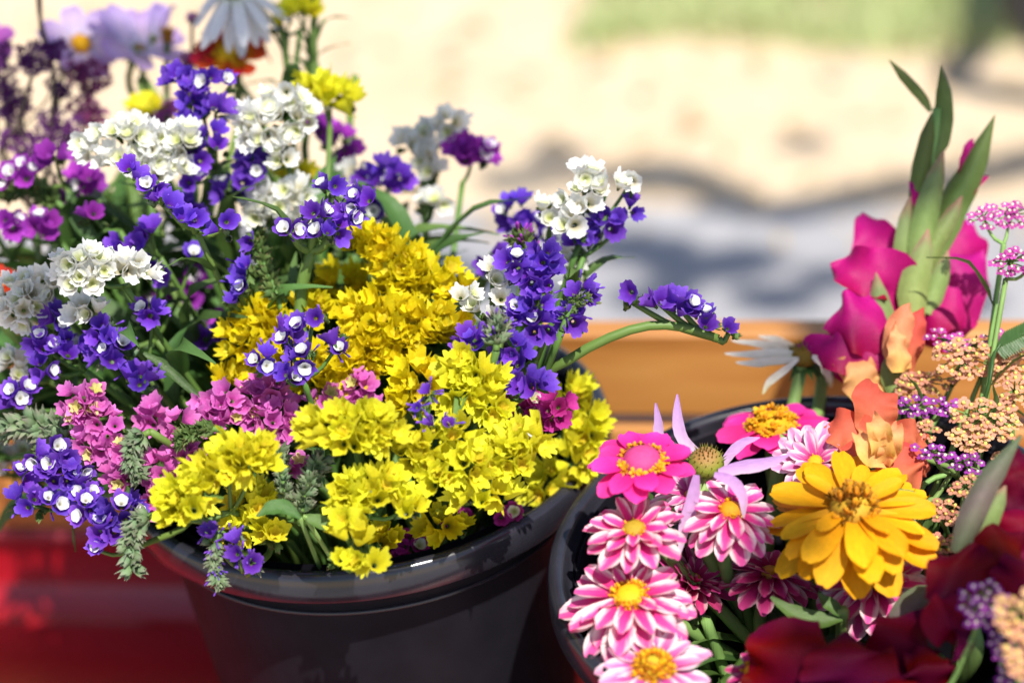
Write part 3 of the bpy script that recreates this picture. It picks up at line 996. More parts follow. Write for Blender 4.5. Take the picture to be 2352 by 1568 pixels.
# ---- violet
C('violet', 'tall violet statice with stepped tiers of florets against the sand', 1.230, [(450, 180, 90, 28, 5), (440, 218, 38, 34), (492, 246, 46, 26), (430, 290, 26, 54), (480, 306, 54, 28), (492, 334, 46, 24), (450, 362, 42, 34), (445, 410, 30, 30)], corolla=0.2)
C('violet', 'violet statice chain with white eyes trailing from the white head on top', 1.165, [(305, 388, 30, 22, 40), (350, 425, 36, 24, 50), (376, 462, 46, 22, 20), (436, 500, 40, 24, 10), (508, 516, 44, 28)], corolla=0.32, greybract=True)
C('violet', 'violet statice tuft with one white eye behind the chalk white head', 1.207, [(290, 560, 46, 26, -10), (345, 530, 40, 26, -20)])
C('violet', 'small violet statice tuft in the gap between two white heads', 1.241, [(580, 375, 40, 34), (570, 412, 30, 22)])
C('violet', 'violet statice rosette with white eyes on a thick green stem above the yellow ridge', 1.175, [(665, 522, 40, 28, -10), (722, 490, 44, 34), (762, 528, 48, 34), (755, 432, 36, 28, 20), (820, 460, 36, 36, 30), (795, 492, 34, 26)], corolla=0.28, sr=0.0032,
  path=[(705, 820, 1.210), (690, 690, 1.20), (712, 575, 1.19)], greybract=True, buds=2)
C('violet', 'violet statice head beside the bluish white spray at the back', 1.269, [(892, 402, 70, 44, -10), (862, 482, 26, 40)], corolla=0.1)
C('violet', 'violet statice spike curving down beside its own green comb of bracts', 1.19, [(568, 558, 20, 18), (556, 615, 28, 34), (546, 656, 28, 30), (530, 690, 24, 26)], facing=(-0.5, 0, 0), buds=2)
C('violet', 'shaded violet statice pair with a pale eye left of the golden mound', 1.233, [(482, 776, 36, 30), (542, 762, 36, 30)])
C('violet', 'violet statice spray with white eyes lying across the golden yellow mound', 1.155, [(715, 736, 50, 26, -25), (660, 766, 34, 30), (610, 826, 40, 38), (692, 822, 42, 34, 30), (770, 790, 30, 34), (655, 864, 36, 26)], corolla=0.34, buds=2)
C('violet', 'dark violet statice with white eyes crowded under the shaded white head', 1.19, [(130, 730, 34, 36), (95, 782, 34, 38), (165, 790, 44, 36), (100, 838, 38, 38)], corolla=0.3)
C('violet', 'violet statice with white eyes forking beneath the chalk white head', 1.185, [(345, 720, 46, 30, -15), (235, 762, 46, 36), (275, 790, 40, 24), (245, 815, 46, 30), (320, 860, 48, 34)], corolla=0.28, greybract=True, buds=2)
C('violet', 'deep violet statice head with many white cups hanging outside the bucket over the red tray', 1.165, [(110, 1045, 70, 40, -20), (58, 1085, 38, 34), (150, 1075, 66, 46), (60, 1150, 56, 30, 10), (125, 1152, 40, 30), (190, 1120, 38, 46)], corolla=0.3, buds=1)
C('violet', 'deep violet statice side head with white cups drooping beside the bucket rim', 1.16, [(200, 1165, 40, 34), (280, 1165, 62, 46), (242, 1212, 42, 40), (218, 1256, 22, 20)], corolla=0.22)
C('violet', 'violet statice tuft above a grey green leafy branch outside the bucket', 1.19, [(40, 905, 50, 30, -25)])
C('violet', 'sparse violet statice twig with buds dangling over the black rim', 1.135, [(485, 1228, 24, 22), (535, 1236, 28, 24), (546, 1272, 20, 20), (576, 1295, 18, 22)], corolla=0.0, buds=5, leaves=0, greybract=True)
C('violet', 'slim violet statice spike with pale eyes behind the loose white spray', 1.256, [(1182, 480, 42, 50, 20), (1228, 530, 50, 46)], leaves=1, path=[(1180, 860, 1.253), (1190, 720, 1.256), (1200, 580, 1.259)])
C('violet', 'violet statice wing with one white eye below the loose white spray', 1.207, [(1442, 482, 44, 34, -30), (1392, 512, 56, 36, -30), (1332, 552, 42, 28)], corolla=0.1, leaves=1, path=[(1250, 860, 1.226), (1290, 740, 1.217), (1340, 590, 1.210)])
C('violet', 'violet statice side tuft leaning away from the tall violet spike', 1.246, [(1140, 596, 50, 30, -20)], leaves=0, path=[(1140, 860, 1.240), (1150, 750, 1.249), (1145, 630, 1.253)])
C('violet', 'tall sharp violet statice spike topped by a white bud, near the wooden slats', 1.155, [(1182, 606, 42, 32), (1250, 592, 46, 36), (1242, 640, 54, 36), (1225, 690, 44, 30)], corolla=0.16, leaves=1, path=[(1160, 960, 1.19), (1195, 830, 1.175), (1225, 700, 1.165)])
C('violet', 'violet statice cluster wrapped round a blue green bud head', 1.15, [(1078, 782, 52, 40, -20), (1172, 792, 52, 46), (1185, 835, 30, 24)], corolla=0.08, leaves=1, path=[(1120, 990, 1.19), (1130, 900, 1.175), (1135, 820, 1.165)], greybract=True)
C('violet', 'violet statice with grey white cups and rusty buds beneath the tall spike', 1.16, [(1240, 742, 46, 42), (1312, 722, 36, 46), (1330, 668, 46, 36), (1195, 720, 34, 30)], corolla=0.22, leaves=1, buds=3, path=[(1180, 980, 1.19), (1215, 870, 1.18), (1250, 780, 1.17)])
C('violet', 'little violet statice tuft with a pale cup above the rose statice by the rim', 1.15, [(1215, 882, 52, 36, -10)], corolla=0.15, leaves=0)
C('violet', 'violet statice spray arching out on a bare green stem across the wooden slat', 1.165, [(1445, 680, 36, 28), (1512, 684, 40, 30, 10), (1562, 696, 42, 32, 15), (1618, 726, 42, 28, 40), (1676, 756, 22, 20)], corolla=0.3, leaves=0, sr=0.0024, upw=0.8,
  path=[(1230, 900, 1.19), (1300, 830, 1.175), (1400, 775, 1.17), (1490, 748, 1.17), (1570, 752, 1.17), (1650, 778, 1.17)])
C('violet', 'tiny violet statice buds scattered over green bracts amid the lemon yellow heads', 1.125, [(985, 900, 20, 22), (962, 935, 16, 14), (1010, 972, 44, 14)], corolla=0.0, buds=5, leaves=0, size=0.6)
C('violet', 'deep shade violet statice seen low between stems', 1.226, [(360, 620, 36, 28), (440, 590, 30, 24), (180, 800, 40, 30)])
C('violet', 'shaded violet statice behind the violet chain and tall tiers', 1.249, [(520, 430, 46, 34), (440, 470, 40, 34)])
# ---- orchid purple
C('orchid', 'flat topped orchid purple statice on a forked green stem beside the verbena', 1.249, [(50, 395, 74, 30, -12), (122, 352, 42, 26)], corolla=0.12)
C('orchid', 'orchid purple statice tuft low beneath the flat topped one', 1.249, [(25, 516, 46, 30), (95, 520, 44, 34)])
C('orchid', 'single small orchid purple statice knot with a pale eye in the green gap', 1.236, [(212, 492, 32, 28)], leaves=1)
C('orchid', 'vivid orchid statice head behind the tall lemon yellow one, against the sand', 1.306, [(788, 335, 46, 50), (735, 300, 34, 34)], leaves=0)
C('orchid', 'orchid purple statice tuft with pale eyes on a long thin forked stem', 1.286, [(1086, 345, 64, 36, 5)], corolla=0.2, leaves=0, spacing=0.72, path=[(1035, 700, 1.273), (1042, 580, 1.279), (1062, 420, 1.286)])
C('orchid', 'shaded orchid statice behind the widest white head', 1.279, [(192, 420, 46, 38), (150, 455, 36, 30)])
C('orchid', 'dim orchid statice deep inside the bouquet between leafy stems', 1.286, [(400, 690, 60, 36), (470, 640, 36, 30), (530, 740, 44, 30)])
# ---- pink
C('pink', 'pink statice head dotted with pale yellow cups above the deep violet one', 1.165, [(190, 922, 58, 48), (232, 972, 62, 48), (215, 1018, 56, 38), (275, 1085, 42, 54), (295, 1035, 40, 40)], corolla=0.2)
C('pink', 'smooth pink statice curl between two pink heads', 1.185, [(350, 957, 42, 42, -20)], corolla=0.0, spacing=0.9)
C('pink', 'pink statice column descending to the rim beside sunlit lemon yellow', 1.165, [(412, 975, 44, 38, -40), (428, 1032, 40, 40), (372, 1080, 46, 54), (345, 1150, 26, 40)], corolla=0.08)
C('pink', 'broad pink statice head with pale yellow cups under the violet spray', 1.175, [(530, 925, 90, 52, -10), (612, 892, 58, 40), (622, 962, 66, 50), (482, 955, 48, 38), (662, 985, 40, 46)], corolla=0.13)
C('pink', 'row of rose pink statice behind the rounded lemon yellow head', 1.19, [(742, 917, 80, 28), (830, 872, 42, 28), (852, 928, 56, 36)], corolla=0.12)
C('magenta', 'rose magenta statice with cream cups next to the bucket wall', 1.18, [(1202, 936, 54, 40), (1272, 938, 50, 46), (1245, 982, 36, 26), (1168, 966, 30, 26)], corolla=0.25)
C('pink', 'small pink statice sprig among grey green leaves at the rim', 1.16, [(676, 1070, 28, 38)], corolla=0.1)
C('magenta', 'dark magenta statice down inside the bucket behind the front rim', 1.2, [(930, 1262, 56, 44), (1050, 1180, 40, 26), (1160, 1180, 34, 30)])
# ---- yellow
C('golden', 'long golden yellow statice ridge sloping towards the wooden slats', 1.210, [(852, 552, 80, 42, 15), (905, 592, 90, 52, 35), (1002, 642, 100, 50, 25), (932, 655, 66, 38)], jitter=0.35)
C('golden', 'broad golden yellow statice mound under the sloping ridge', 1.2, [(850, 705, 76, 38), (902, 752, 118, 56), (1002, 742, 78, 48, 10)], jitter=0.35)
C('golden', 'golden yellow statice mound with violet florets lying across it', 1.207, [(700, 722, 80, 42, -15), (600, 735, 56, 46), (560, 786, 56, 60), (520, 872, 42, 36), (640, 800, 60, 50)], jitter=0.35)
C('golden', 'shaded golden yellow statice behind the sloping ridge', 1.236, [(800, 652, 62, 46), (740, 690, 50, 36)])
C('golden', 'deep golden statice of small open cups at the heart of the bouquet', 1.2, [(800, 832, 110, 56), (882, 802, 76, 46), (720, 862, 60, 40)])
C('golden', 'orange yellow statice knot behind the sharp lemon heads', 1.185, [(960, 872, 62, 48), (930, 925, 40, 40)])
C('lemon', 'sharp lemon statice with toothed florets below the violet cluster', 1.145, [(1090, 852, 82, 46, 10), (1062, 902, 66, 42), (1126, 922, 46, 48)])
C('lemon', 'rounded lemon yellow statice dome in front of the rose pink row', 1.125, [(790, 982, 110, 56, -5), (866, 985, 58, 48)])
C('lemon', 'brightest sunlit lemon statice crest running down to the rim', 1.125, [(520, 1062, 120, 52, -25), (432, 1142, 72, 56, -20), (582, 1052, 56, 56), (392, 1182, 42, 32)], jitter=0.35)
C('lemon', 'lemon statice tuft hanging beneath the brightest lemon crest', 1.15, [(590, 1152, 58, 52), (562, 1212, 56, 38), (632, 1222, 38, 36)])
C('lemon', 'lemon statice curl with green bracts showing at its centre', 1.13, [(850, 1118, 84, 46, -15), (800, 1150, 44, 52), (930, 1160, 44, 32)], greybract=True)
C('lemon', 'spreading lemon statice of trumpet florets in the middle of the front', 1.135, [(990, 1012, 52, 48), (1052, 992, 46, 46), (1082, 1062, 58, 40), (1000, 1082, 48, 48), (950, 1040, 44, 60)], jitter=0.5)
C('lemon', 'lemon statice bunch leaning to the bucket wall with spiky green tips', 1.14, [(1172, 1040, 68, 56), (1112, 1132, 78, 32), (1212, 1000, 44, 40)], greybract=True, jitter=0.45)
C('lemon', 'lemon statice sprig spilling over the front rim', 1.12, [(810, 1215, 52, 38, 15), (780, 1280, 26, 26), (838, 1286, 42, 28, 10)], jitter=0.4)
C('lemon', 'lemon statice lining the inner wall of the bucket beside the blue lit rim', 1.226, [(1308, 902, 42, 56, 50), (1350, 962, 50, 58), (1322, 1042, 60, 56), (1252, 1112, 52, 56)])
C('lemon', 'tall lemon yellow statice head with a green base, standing above the white heads', 1.266, [(756, 216, 70, 46, 10), (740, 190, 40, 24)], leaves=1, path=[(740, 560, 1.259), (752, 420, 1.263), (758, 290, 1.269)])
C('lemon', 'flat lemon statice glimpsed behind the creamy white head', 1.286, [(680, 406, 66, 24)], leaves=0)
C('lemon', 'topmost lemon statice sprig on a leafy stem beside the white daisy', 1.319, [(700, 22, 42, 28), (642, 52, 20, 24)], leaves=3, path=[(690, 420, 1.312), (675, 220, 1.315), (690, 70, 1.319)])
C('golden', 'shaded yellow statice low inside the front rim', 1.185, [(1020, 1208, 56, 36), (880, 1230, 40, 26)])

# ---- green bud heads and grey green branches
LB = leaf_mesh(77, 'leaf_green', 0.24, 0.2)


def green_head(label, d, spine, size=1.0, grey=True, tips=None, name='budding_statice'):
    """unopened statice: overlapping bracts along a curved rachis"""
    r0 = random.Random(int(spine[0][0] * 13 + spine[0][1]))
    base, c, ax = bucket_base('L', r0)
    t = thing(name, label, 'flower', base)
    pts = catmull([P(x, y, d) for x, y in spine], 12)
    m = MB()
    m.tube(stem_path(base, c, ax, pts[0], r0), [0.0022, 0.0018], n=12, seg=6)
    m.tube(pts, [0.0018, 0.0009], n=12, seg=6)
    m.build('stem', 'stem_green', t)
    for k in range(2, 13):
        tan = (pts[min(k + 1, 12)] - pts[k - 1]).normalized()
        for s in (-1, 0, 1):
            side = tan.cross(FW).normalized()
            n = (tan * 0.6 + side * s * 0.8 - FW * (0.5 if s == 0 else 0.15) + V((r0.gauss(0, .2), r0.gauss(0, .2), r0.gauss(0, .2)))).normalized()
            sz = px(36 * size, d) * r0.uniform(0.8, 1.2)
            ob('bract', (GBRACTS if grey else BRACTS)[r0.randrange(4)], t, pts[k], align(n), sz)
            if tips and r0.random() < 0.5:
                ob('bud', BUD[tips], t, pts[k] + n * sz * 0.3, align(n), (sz * .6, sz * .6, sz * .8))
    return t


green_head('drooping grey green statice bud spike hanging over the rim', 1.14, [(360, 1180), (325, 1195), (300, 1235), (305, 1300)], 1.2)
green_head('grey green statice bud head between the pink heads', 1.15, [(345, 990), (315, 1010), (300, 1050), (318, 1090)], 1.1)
green_head('bright green statice bud head in front of the pink column', 1.15, [(505, 985), (480, 985), (440, 992), (415, 1010)], 0.9, grey=False)
green_head('blue green statice bud head with violet tips among violet florets', 1.135, [(1140, 805), (1140, 775), (1145, 755), (1150, 745)], 1.1, tips='violet')
green_head('pink tipped green statice bud head behind the tall violet spike', 1.2, [(1250, 640), (1225, 590), (1205, 565), (1195, 550)], 1.2, grey=False, tips='orchid')
green_head('green comb of statice bracts beside the curving violet spike', 1.2, [(650, 720), (630, 660), (605, 600), (590, 545)], 1.0, grey=False)
green_head('grey green leafy statice branch in shade outside the bucket', 1.185, [(170, 1020), (130, 990), (70, 975), (20, 985)], 1.5)
green_head('lit green statice bud spray below the flat topped orchid head', 1.27, [(150, 480), (110, 450), (60, 430), (10, 440)], 1.2, grey=False)
green_head('grey green statice twig dangling with the sparse violet one over the rim', 1.137, [(500, 1225), (495, 1265), (492, 1300), (505, 1338)], 0.8, tips='violet')
green_head('bristly green statice sprig rising by the small pink sprig', 1.14, [(690, 1200), (695, 1150), (715, 1100), (735, 1060)], 1.1)
green_head('upright bristly green sprig against the brightest lemon crest', 1.145, [(665, 1190), (655, 1130), (645, 1080), (640, 1040)], 0.9)
green_head('rusty tipped green bud spray on the arching violet shoulder', 1.155, [(1290, 760), (1310, 710), (1325, 690), (1345, 685)], 0.6, grey=False, tips='violet')

# leafy filler stems in the heart of the bouquet
CONT = [(0, 500), (120, 470), (250, 430), (450, 410), (650, 440), (800, 500), (950, 580), (1080, 650), (1200, 720), (1320, 860)]


def contour(x):
    for (a, b), (c_, d_) in zip(CONT, CONT[1:]):
        if a <= x <= c_:
            return b + (d_ - b) * (x - a) / (c_ - a)
    return 900


for k in range(96):
    r0 = random.Random(900 + k)
    base, c, ax = bucket_base('L', r0)
    x = r0.uniform(20, 1040) if k < 74 else r0.uniform(-80, 330)
    y = contour(x) + r0.random() ** 1.3 * (1120 - contour(x)) + 10
    d = r0.uniform(1.24, 1.36)
    if x > 900:
        d = r0.uniform(1.21, 1.3)
    end = P(x, y, d)
    t = thing('foliage_spray', 'plain leafy green stem filling in between the statice heads', 'stem', base, 'leafy stems deep in the statice bouquet')
    pts = stem_path(base, c, ax, end, r0)
    m = MB()
    m.tube(pts, [0.0026, 0.0014], n=12, seg=6)
    m.build('stem', 'stem_green' if k % 3 else 'stem_pale', t)
    cp = catmull(pts, 24)
    for j in range(8):
        i = r0.randrange(9, 24)
        tan = (cp[i + 1] - cp[i]).normalized()
        out = Quaternion(tan, r0.uniform(0, 6.28)) @ tan.orthogonal().normalized()
        y_ = (tan * 0.8 + out * 0.65).normalized()
        x_ = y_.cross(tan).normalized()
        ob('leaf', LEAVES[r0.randrange(4)] if j % 3 else LB, t, cp[i], frame_q(x_, y_, x_.cross(y_)), r0.uniform(0.04, 0.075))


def leafy(label, pts_, widths, d, mat='leaf_green', name='statice_sprig', face=None, cup=0.35):
    base, c, ax = bucket_base('L', random.Random(int(pts_[0][0])))
    t = thing(name, label, 'leaf', base)
    w_ = [P(x, y, d) for x, y in pts_]
    m = MB()
    m.tube([base, base.lerp(w_[0], 0.55), w_[0]], [0.0016, 0.0012], n=8, seg=5)
    m.build('stem', 'stem_pale', t)
    m = MB()
    m.ribbon(w_, [px(q, d) for q in widths], face or (-FW + Z * 0.6), cup=cup, n=10, m=4, ruffle=0.0006)
    m.build('blade', mat, t)


leafy('pale green lance leaf across the open mouth in front of the bristly sprig', [(700, 1185), (725, 1195), (760, 1208), (790, 1225)], [8, 34, 30, 4], 1.13)
leafy('grey green folded leaf reaching towards the lemon tuft', [(690, 1190), (655, 1165), (620, 1168), (590, 1185)], [8, 36, 34, 3], 1.13, 'leaf_green')
leafy('broad grey green leaf beneath the flat topped orchid head', [(250, 580), (205, 540), (175, 490), (155, 420)], [12, 34, 40, 8], 1.265)
leafy('long green winged leaf slanting under the violet fork', [(470, 925), (400, 860), (370, 835), (330, 810)], [10, 24, 26, 6], 1.19)
leafy('green leaf blade behind the violet chain', [(330, 570), (290, 510), (250, 475), (200, 450)], [12, 26, 26, 6], 1.27)

# ================================================================== back of the left bucket: verbena, cosmos, daisy
VG = 'purple verbena heads on wiry stems'


def verb(label, d, patches, kind='verbena', path=None):
    patches = [(p[0], p[1], p[2] * 1.2, p[3] * 1.2) for p in patches]
    return cluster(kind, label, d, patches, name='verbena', group=VG, stemmat='stem_dark', sr=0.0011, bulge=0.75, bracts=False, leaves=0, upw=0.4, path=path, jitter=0.35)


verb('tallest dark purple verbena head on a wiry stem by the lilac cosmos', 1.312, [(88, 128, 48, 34), (130, 110, 30, 26), (60, 140, 24, 22)], path=[(40, 420, 1.319), (45, 280, 1.315), (75, 170, 1.312)])
verb('dusty pink verbena head under the lilac cosmos petals', 1.332, [(212, 172, 50, 38), (180, 160, 26, 24)], 'verbena_pink', path=[(180, 420, 1.325), (195, 300, 1.332), (210, 205, 1.332)])
verb('purple verbena head right beside the orchid cosmos petal', 1.325, [(6, 180, 32, 50), (10, 110, 18, 20)], path=[(30, 420, 1.325), (18, 300, 1.325), (8, 225, 1.325)])
verb('small purple verbena knot between the tallest head and the dusty pink one', 1.322, [(125, 192, 26, 22), (150, 205, 20, 18)], path=[(130, 420, 1.319), (128, 300, 1.322), (126, 215, 1.322)])
verb('purple verbena head low beside the orchid statice', 1.325, [(45, 228, 38, 30), (25, 250, 28, 26)], path=[(70, 420, 1.325), (60, 340, 1.325), (48, 255, 1.325)])
verb('dense purple verbena head behind the widest white statice', 1.319, [(135, 292, 52, 46), (165, 330, 36, 30)], path=[(150, 470, 1.312), (145, 400, 1.315), (138, 330, 1.319)])
verb('pinkish verbena head above the widest white statice', 1.325, [(192, 246, 42, 36), (230, 262, 26, 22)], 'verbena_pink', path=[(200, 450, 1.319), (200, 350, 1.322), (194, 275, 1.325)])
verb('shaded verbena head just above the orchid statice', 1.319, [(70, 332, 40, 30), (20, 320, 26, 26)], path=[(90, 500, 1.312), (80, 420, 1.315), (72, 360, 1.319)])
verb('maroon verbena knot beneath the red and yellow blanket flower', 1.332, [(430, 142, 30, 24), (405, 160, 20, 16)], 'verbena_pink', path=[(430, 420, 1.325), (435, 280, 1.329), (431, 165, 1.332)])
verb('tiny maroon verbena bud on a thin stem beside the daisy petals', 1.339, [(440, 35, 14, 14)], path=[(430, 420, 1.325), (440, 250, 1.332), (441, 50, 1.339)])
verb('faint verbena head behind the wiry stems', 1.352, [(150, 150, 26, 20), (30, 300, 30, 24)], path=[(110, 430, 1.345), (125, 300, 1.349), (145, 170, 1.352)])
# tall wiry stem that leaves the picture
t = thing('wiry_stalk', 'thin dark wiry stem rising past the tallest verbena head', 'stem', bucket_base('L', random.Random(3))[0])
m = MB()
m.tube([V(t.location), P(150, 700, 1.292), P(118, 360, 1.312), P(124, 180, 1.312), P(92, 40, 1.315), P(84, -60, 1.319)], [0.0014, 0.001], n=24, seg=6)
m.tube([P(108, 110, 1.314), P(94, 60, 1.319), P(92, -40, 1.319)], [0.0011], n=8, seg=6)
m.build('stem', 'stem_dark', t)


def ray_flower(name, label, c, n, Rad, petal_meshes, layers, disc=None, disc_r=0.2, which='R', stem_r=0.0032, stemmat='stem_pale', ringm=None, nring=0, group=None, calyx=False, path=None, cat='flower', nring_rows=2, droop=0.0):
    """petals in whorls round a disc, on a stem that stands in its bucket; layers: (count, length, elevation deg, height)"""
    r0 = random.Random(int(abs(c.x * 7919 + c.z * 104729) * 10) % 65536)
    n = n.normalized()
    base, bc, ax = bucket_base(which, r0)
    t = thing(name, label, cat, base, group)
    X = n.orthogonal().normalized()
    Yv = n.cross(X)
    for li, (cnt, ln, el, hz) in enumerate(layers):
        off = r0.uniform(0, 6.28)
        for k in range(cnt):
            th = off + 2 * math.pi * (k + r0.uniform(-.22, .22)) / cnt
            rdir = X * math.cos(th) + Yv * math.sin(th)
            e = R(el + r0.gauss(0, 5))
            y_ = (rdir * math.cos(e) + n * math.sin(e)).normalized()
            z_ = (n * math.cos(e) - rdir * math.sin(e)).normalized()
            x_ = y_.cross(z_).normalized()
            rl = r0.uniform(-.18, .18)
            x_, z_ = x_ * math.cos(rl) + z_ * math.sin(rl), z_ * math.cos(rl) - x_ * math.sin(rl)
            s = Rad * ln * r0.uniform(0.90, 1.07)
            ob('petal', petal_meshes[r0.randrange(len(petal_meshes))], t, c + n * hz * Rad + rdir * Rad * disc_r * 0.45, frame_q(x_, y_, z_), (s * r0.uniform(0.9, 1.1), s, s))
    if disc:
        m = MB()
        dr = disc_r * Rad
        m.lathe([(dr * 1.0, -0.25 * dr), (dr * 1.0, 0.1 * dr), (dr * 0.85, 0.45 * dr), (dr * 0.5, 0.66 * dr), (0.0, 0.72 * dr)], 18)
        ob('disc', mesh('disc', m.v, m.f, disc, m.i), t, c + n * 0.03 * Rad, align(n, 0))
    if ringm:
        for k in range(nring):
            row = k % nring_rows
            th = 6.283 * k / nring * nring_rows + r0.uniform(-.2, .2)
            rr = disc_r * Rad * (1.08 - 0.26 * row) * r0.uniform(0.92, 1.06)
            rdir = X * math.cos(th) + Yv * math.sin(th)
            p = c + rdir * rr + n * Rad * disc_r * (0.28 + 0.28 * row)
            nn = (n + rdir * 0.5 * (1 - row * .5) + V((r0.gauss(0, .2), r0.gauss(0, .2), r0.gauss(0, .2)))).normalized()
            ob('disc_floret', ringm[r0.randrange(len(ringm))], t, p, align(nn), Rad * disc_r * (0.72 if nring_rows == 1 else 0.62) * r0.uniform(0.8, 1.15))
    if calyx:
        m = MB()
        for k in range(16):
            th = 6.283 * k / 16
            rdir = X * math.cos(th) + Yv * math.sin(th)
            m.ribbon([c - n * 0.3 * disc_r * Rad, c - n * 0.10 * Rad + rdir * disc_r * Rad * 1.1, c - n * 0.22 * Rad + rdir * disc_r * Rad * (1.7 + 0.4 * r0.random())], [0.1 * Rad, 0.12 * Rad, 0.005 * Rad], -n, cup=0.2, n=4, m=2)
        m.lathe([], 3)
        m.build('calyx', 'leaf_green', t)
    m = MB()
    end = c - n * 0.02 * Rad
    if path:
        pts = [base] + [P(*q) for q in path] + [end - n * 0.02, end]
    else:
        mid = bc + (end - bc) * 0.5
        mid.z = min(mid.z, end.z - 0.05)
        pts = [base, base.lerp(mid, 0.6), end - n * 0.03 - Z * 0.01, end]
    m.tube(pts, [stem_r * 1.1, stem_r], n=14, seg=8)
    m.build('stem', stemmat, t)
    return t


def petal_set(mat, wd, n=4, notch=0.06, cupv=0.12, bend=-0.12, tipw=0.8, seed=0, waist=0.4):
    out = []
    for i in range(n):
        r0 = random.Random(seed * 10 + i)
        nu, nv = 6, 8
        vs_, fs = [], []
        b = bend * r0.uniform(0.5, 1.5)
        cu = cupv * r0.uniform(0.4, 1.6)
        tw = r0.uniform(-.12, .12)
        for v in (0.0, 0.14, 0.3, 0.48, 0.64, 0.78, 0.89, 0.96, 1.0):
            if v < 0.7:
                hw = wd * (waist + (1 - waist) * math.sin(v / 0.7 * math.pi / 2))
            else:
                hw = wd * math.sqrt(max(0.0, 1 - ((v - 0.7) / 0.3) ** 2 * (1 - (1 - tipw) * 0.2))) * (1.0 if v < 1 else 1.0)
                hw = max(hw, wd * 0.40)
            for k in range(nu + 1):
                u = -1 + 2 * k / nu
                y = v - (notch * (1 - abs(u)) if v > 0.95 else 0.0) - 0.05 * u * u * v * v
                z = cu * wd * (u * u - 0.3) * (1 - 0.3 * v) + b * v * v + 0.02 * math.sin(3 * u + i) * v + tw * u * wd * v
                vs_.append((u * hw, y, z))
        for j in range(nv):
            for k in range(nu):
                a = j * (nu + 1) + k
                fs.append((a, a + 1, a + nu + 2, a + nu + 1))
        out.append(mesh('petal', vs_, fs, mat))
    return out


def up_tilt(deg_cam, deg_side=0.0):
    n = Z * math.cos(R(deg_cam)) - fh * math.sin(R(deg_cam))
    return (n + V((1, 0, 0)) * math.tan(R(deg_side))).normalized()


COS = petal_set('lilac_white', 0.30, 4, 0.10, 0.25, -0.1, seed=1)
DAI = petal_set('ray_white', 0.115, 4, 0.02, 0.3, -0.15, seed=2, waist=0.6)
GAI = petal_set('ray_red', 0.26, 3, 0.12, 0.1, -0.1, seed=3)
ORC = petal_set('orchid_petal', 0.34, 3, 0.08, 0.2, -0.1, seed=4)
LIL = petal_set('lilac', 0.13, 4, 0.03, 0.3, -0.15, seed=5, waist=0.5)
CRE = petal_set('ray_cream', 0.13, 4, 0.03, 0.3, -0.2, seed=6, waist=0.5)
ZST = petal_set('zin_stripe', 0.205, 5, 0.02, 0.55, -0.10, seed=7)
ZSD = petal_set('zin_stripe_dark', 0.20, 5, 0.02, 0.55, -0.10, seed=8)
ZSP = petal_set('zin_pale', 0.195, 5, 0.02, 0.55, -0.06, seed=9)
ZHO = petal_set('zin_hot', 0.30, 5, 0.04, 0.25, -0.12, seed=10)
ZYE = petal_set('zin_yellow', 0.19, 6, 0.05, 0.30, -0.10, seed=11)
STY = [star(['disc_yellow', 'disc_orange'], 5, 0.3, 90 + i, dome=0.35, lift=0.12) for i in range(3)]
STO = [star(['disc_orange', 'disc_yellow'], 5, 0.26, 95 + i, dome=0.5, lift=0.2) for i in range(3)]
STB = [star(['disc_brown', 'disc_orange'], 5, 0.22, 99 + i, dome=0.6, lift=0.3) for i in range(3)]

L_ = dict(which='L', stem_r=0.0018, stemmat='stem_green')
ray_flower('cosmos', 'pale lilac cosmos with a yellow centre, above the verbena', P(186, 104, 1.345), (-FW * 0.75 + Z * 0.5 + RT * 0.35), px(110, 1.345), COS, [(8, 0.85, 18, 0)], 'disc_yellow', 0.2, ringm=STY, nring=14, path=[(250, 600, 1.306), (215, 300, 1.332)], **L_)
ray_flower('cosmos', 'lilac cosmos with raised petals and a green back, beside the pale cosmos', P(318, 118, 1.345), (RT * 0.35 + Z * 0.7 - FW * 0.05), px(135, 1.345), COS, [(8, 0.92, 22, 0)], 'cone_green', 0.13, calyx=True, path=[(340, 600, 1.312), (330, 300, 1.339)], **L_)
ray_flower('cosmos', 'orchid pink cosmos at the bouquet edge next to the purple verbena', P(-34, 112, 1.332), (-FW * 0.8 + Z * 0.4), px(80, 1.332), ORC, [(8, 0.9, 15, 0)], 'disc_yellow', 0.2, path=[(20, 600, 1.306), (-10, 300, 1.325)], **L_)
ray_flower('cosmos', 'orchid pink cosmos drooping behind the tall violet tiers', P(372, 238, 1.332), (RT * 0.5 - UP * 0.6 - FW * 0.1), px(80, 1.332), ORC, [(8, 0.9, 30, 0)], 'cone_green', 0.2, path=[(360, 600, 1.306), (350, 330, 1.325)], **L_)
ray_flower('yellow_button_flower', 'rounded greenish yellow flower head above the widest white statice', P(335, 262, 1.325), (Z * 0.9 - FW * 0.1), px(56, 1.325), petal_set('lemon', 0.28, 3, 0.05, 0.3, 0.1, seed=20), [(12, 0.95, 35, 0), (9, 0.7, 50, 0.05)], 'corolla_yellow', 0.3, path=[(345, 600, 1.306), (338, 380, 1.322)], **L_)
ray_flower('daisy', 'white daisy with long hanging petals above the red blanket flower', P(540, -18, 1.306), (-FW * 0.35 + Z * 0.55 + UP * 0.25), px(150, 1.306), DAI, [(15, 0.92, -42, 0.0), (10, 0.85, -25, 0.03)], 'cone_amber', 0.2, path=[(560, 600, 1.286), (552, 250, 1.332), (545, 80, 1.339)], **L_)
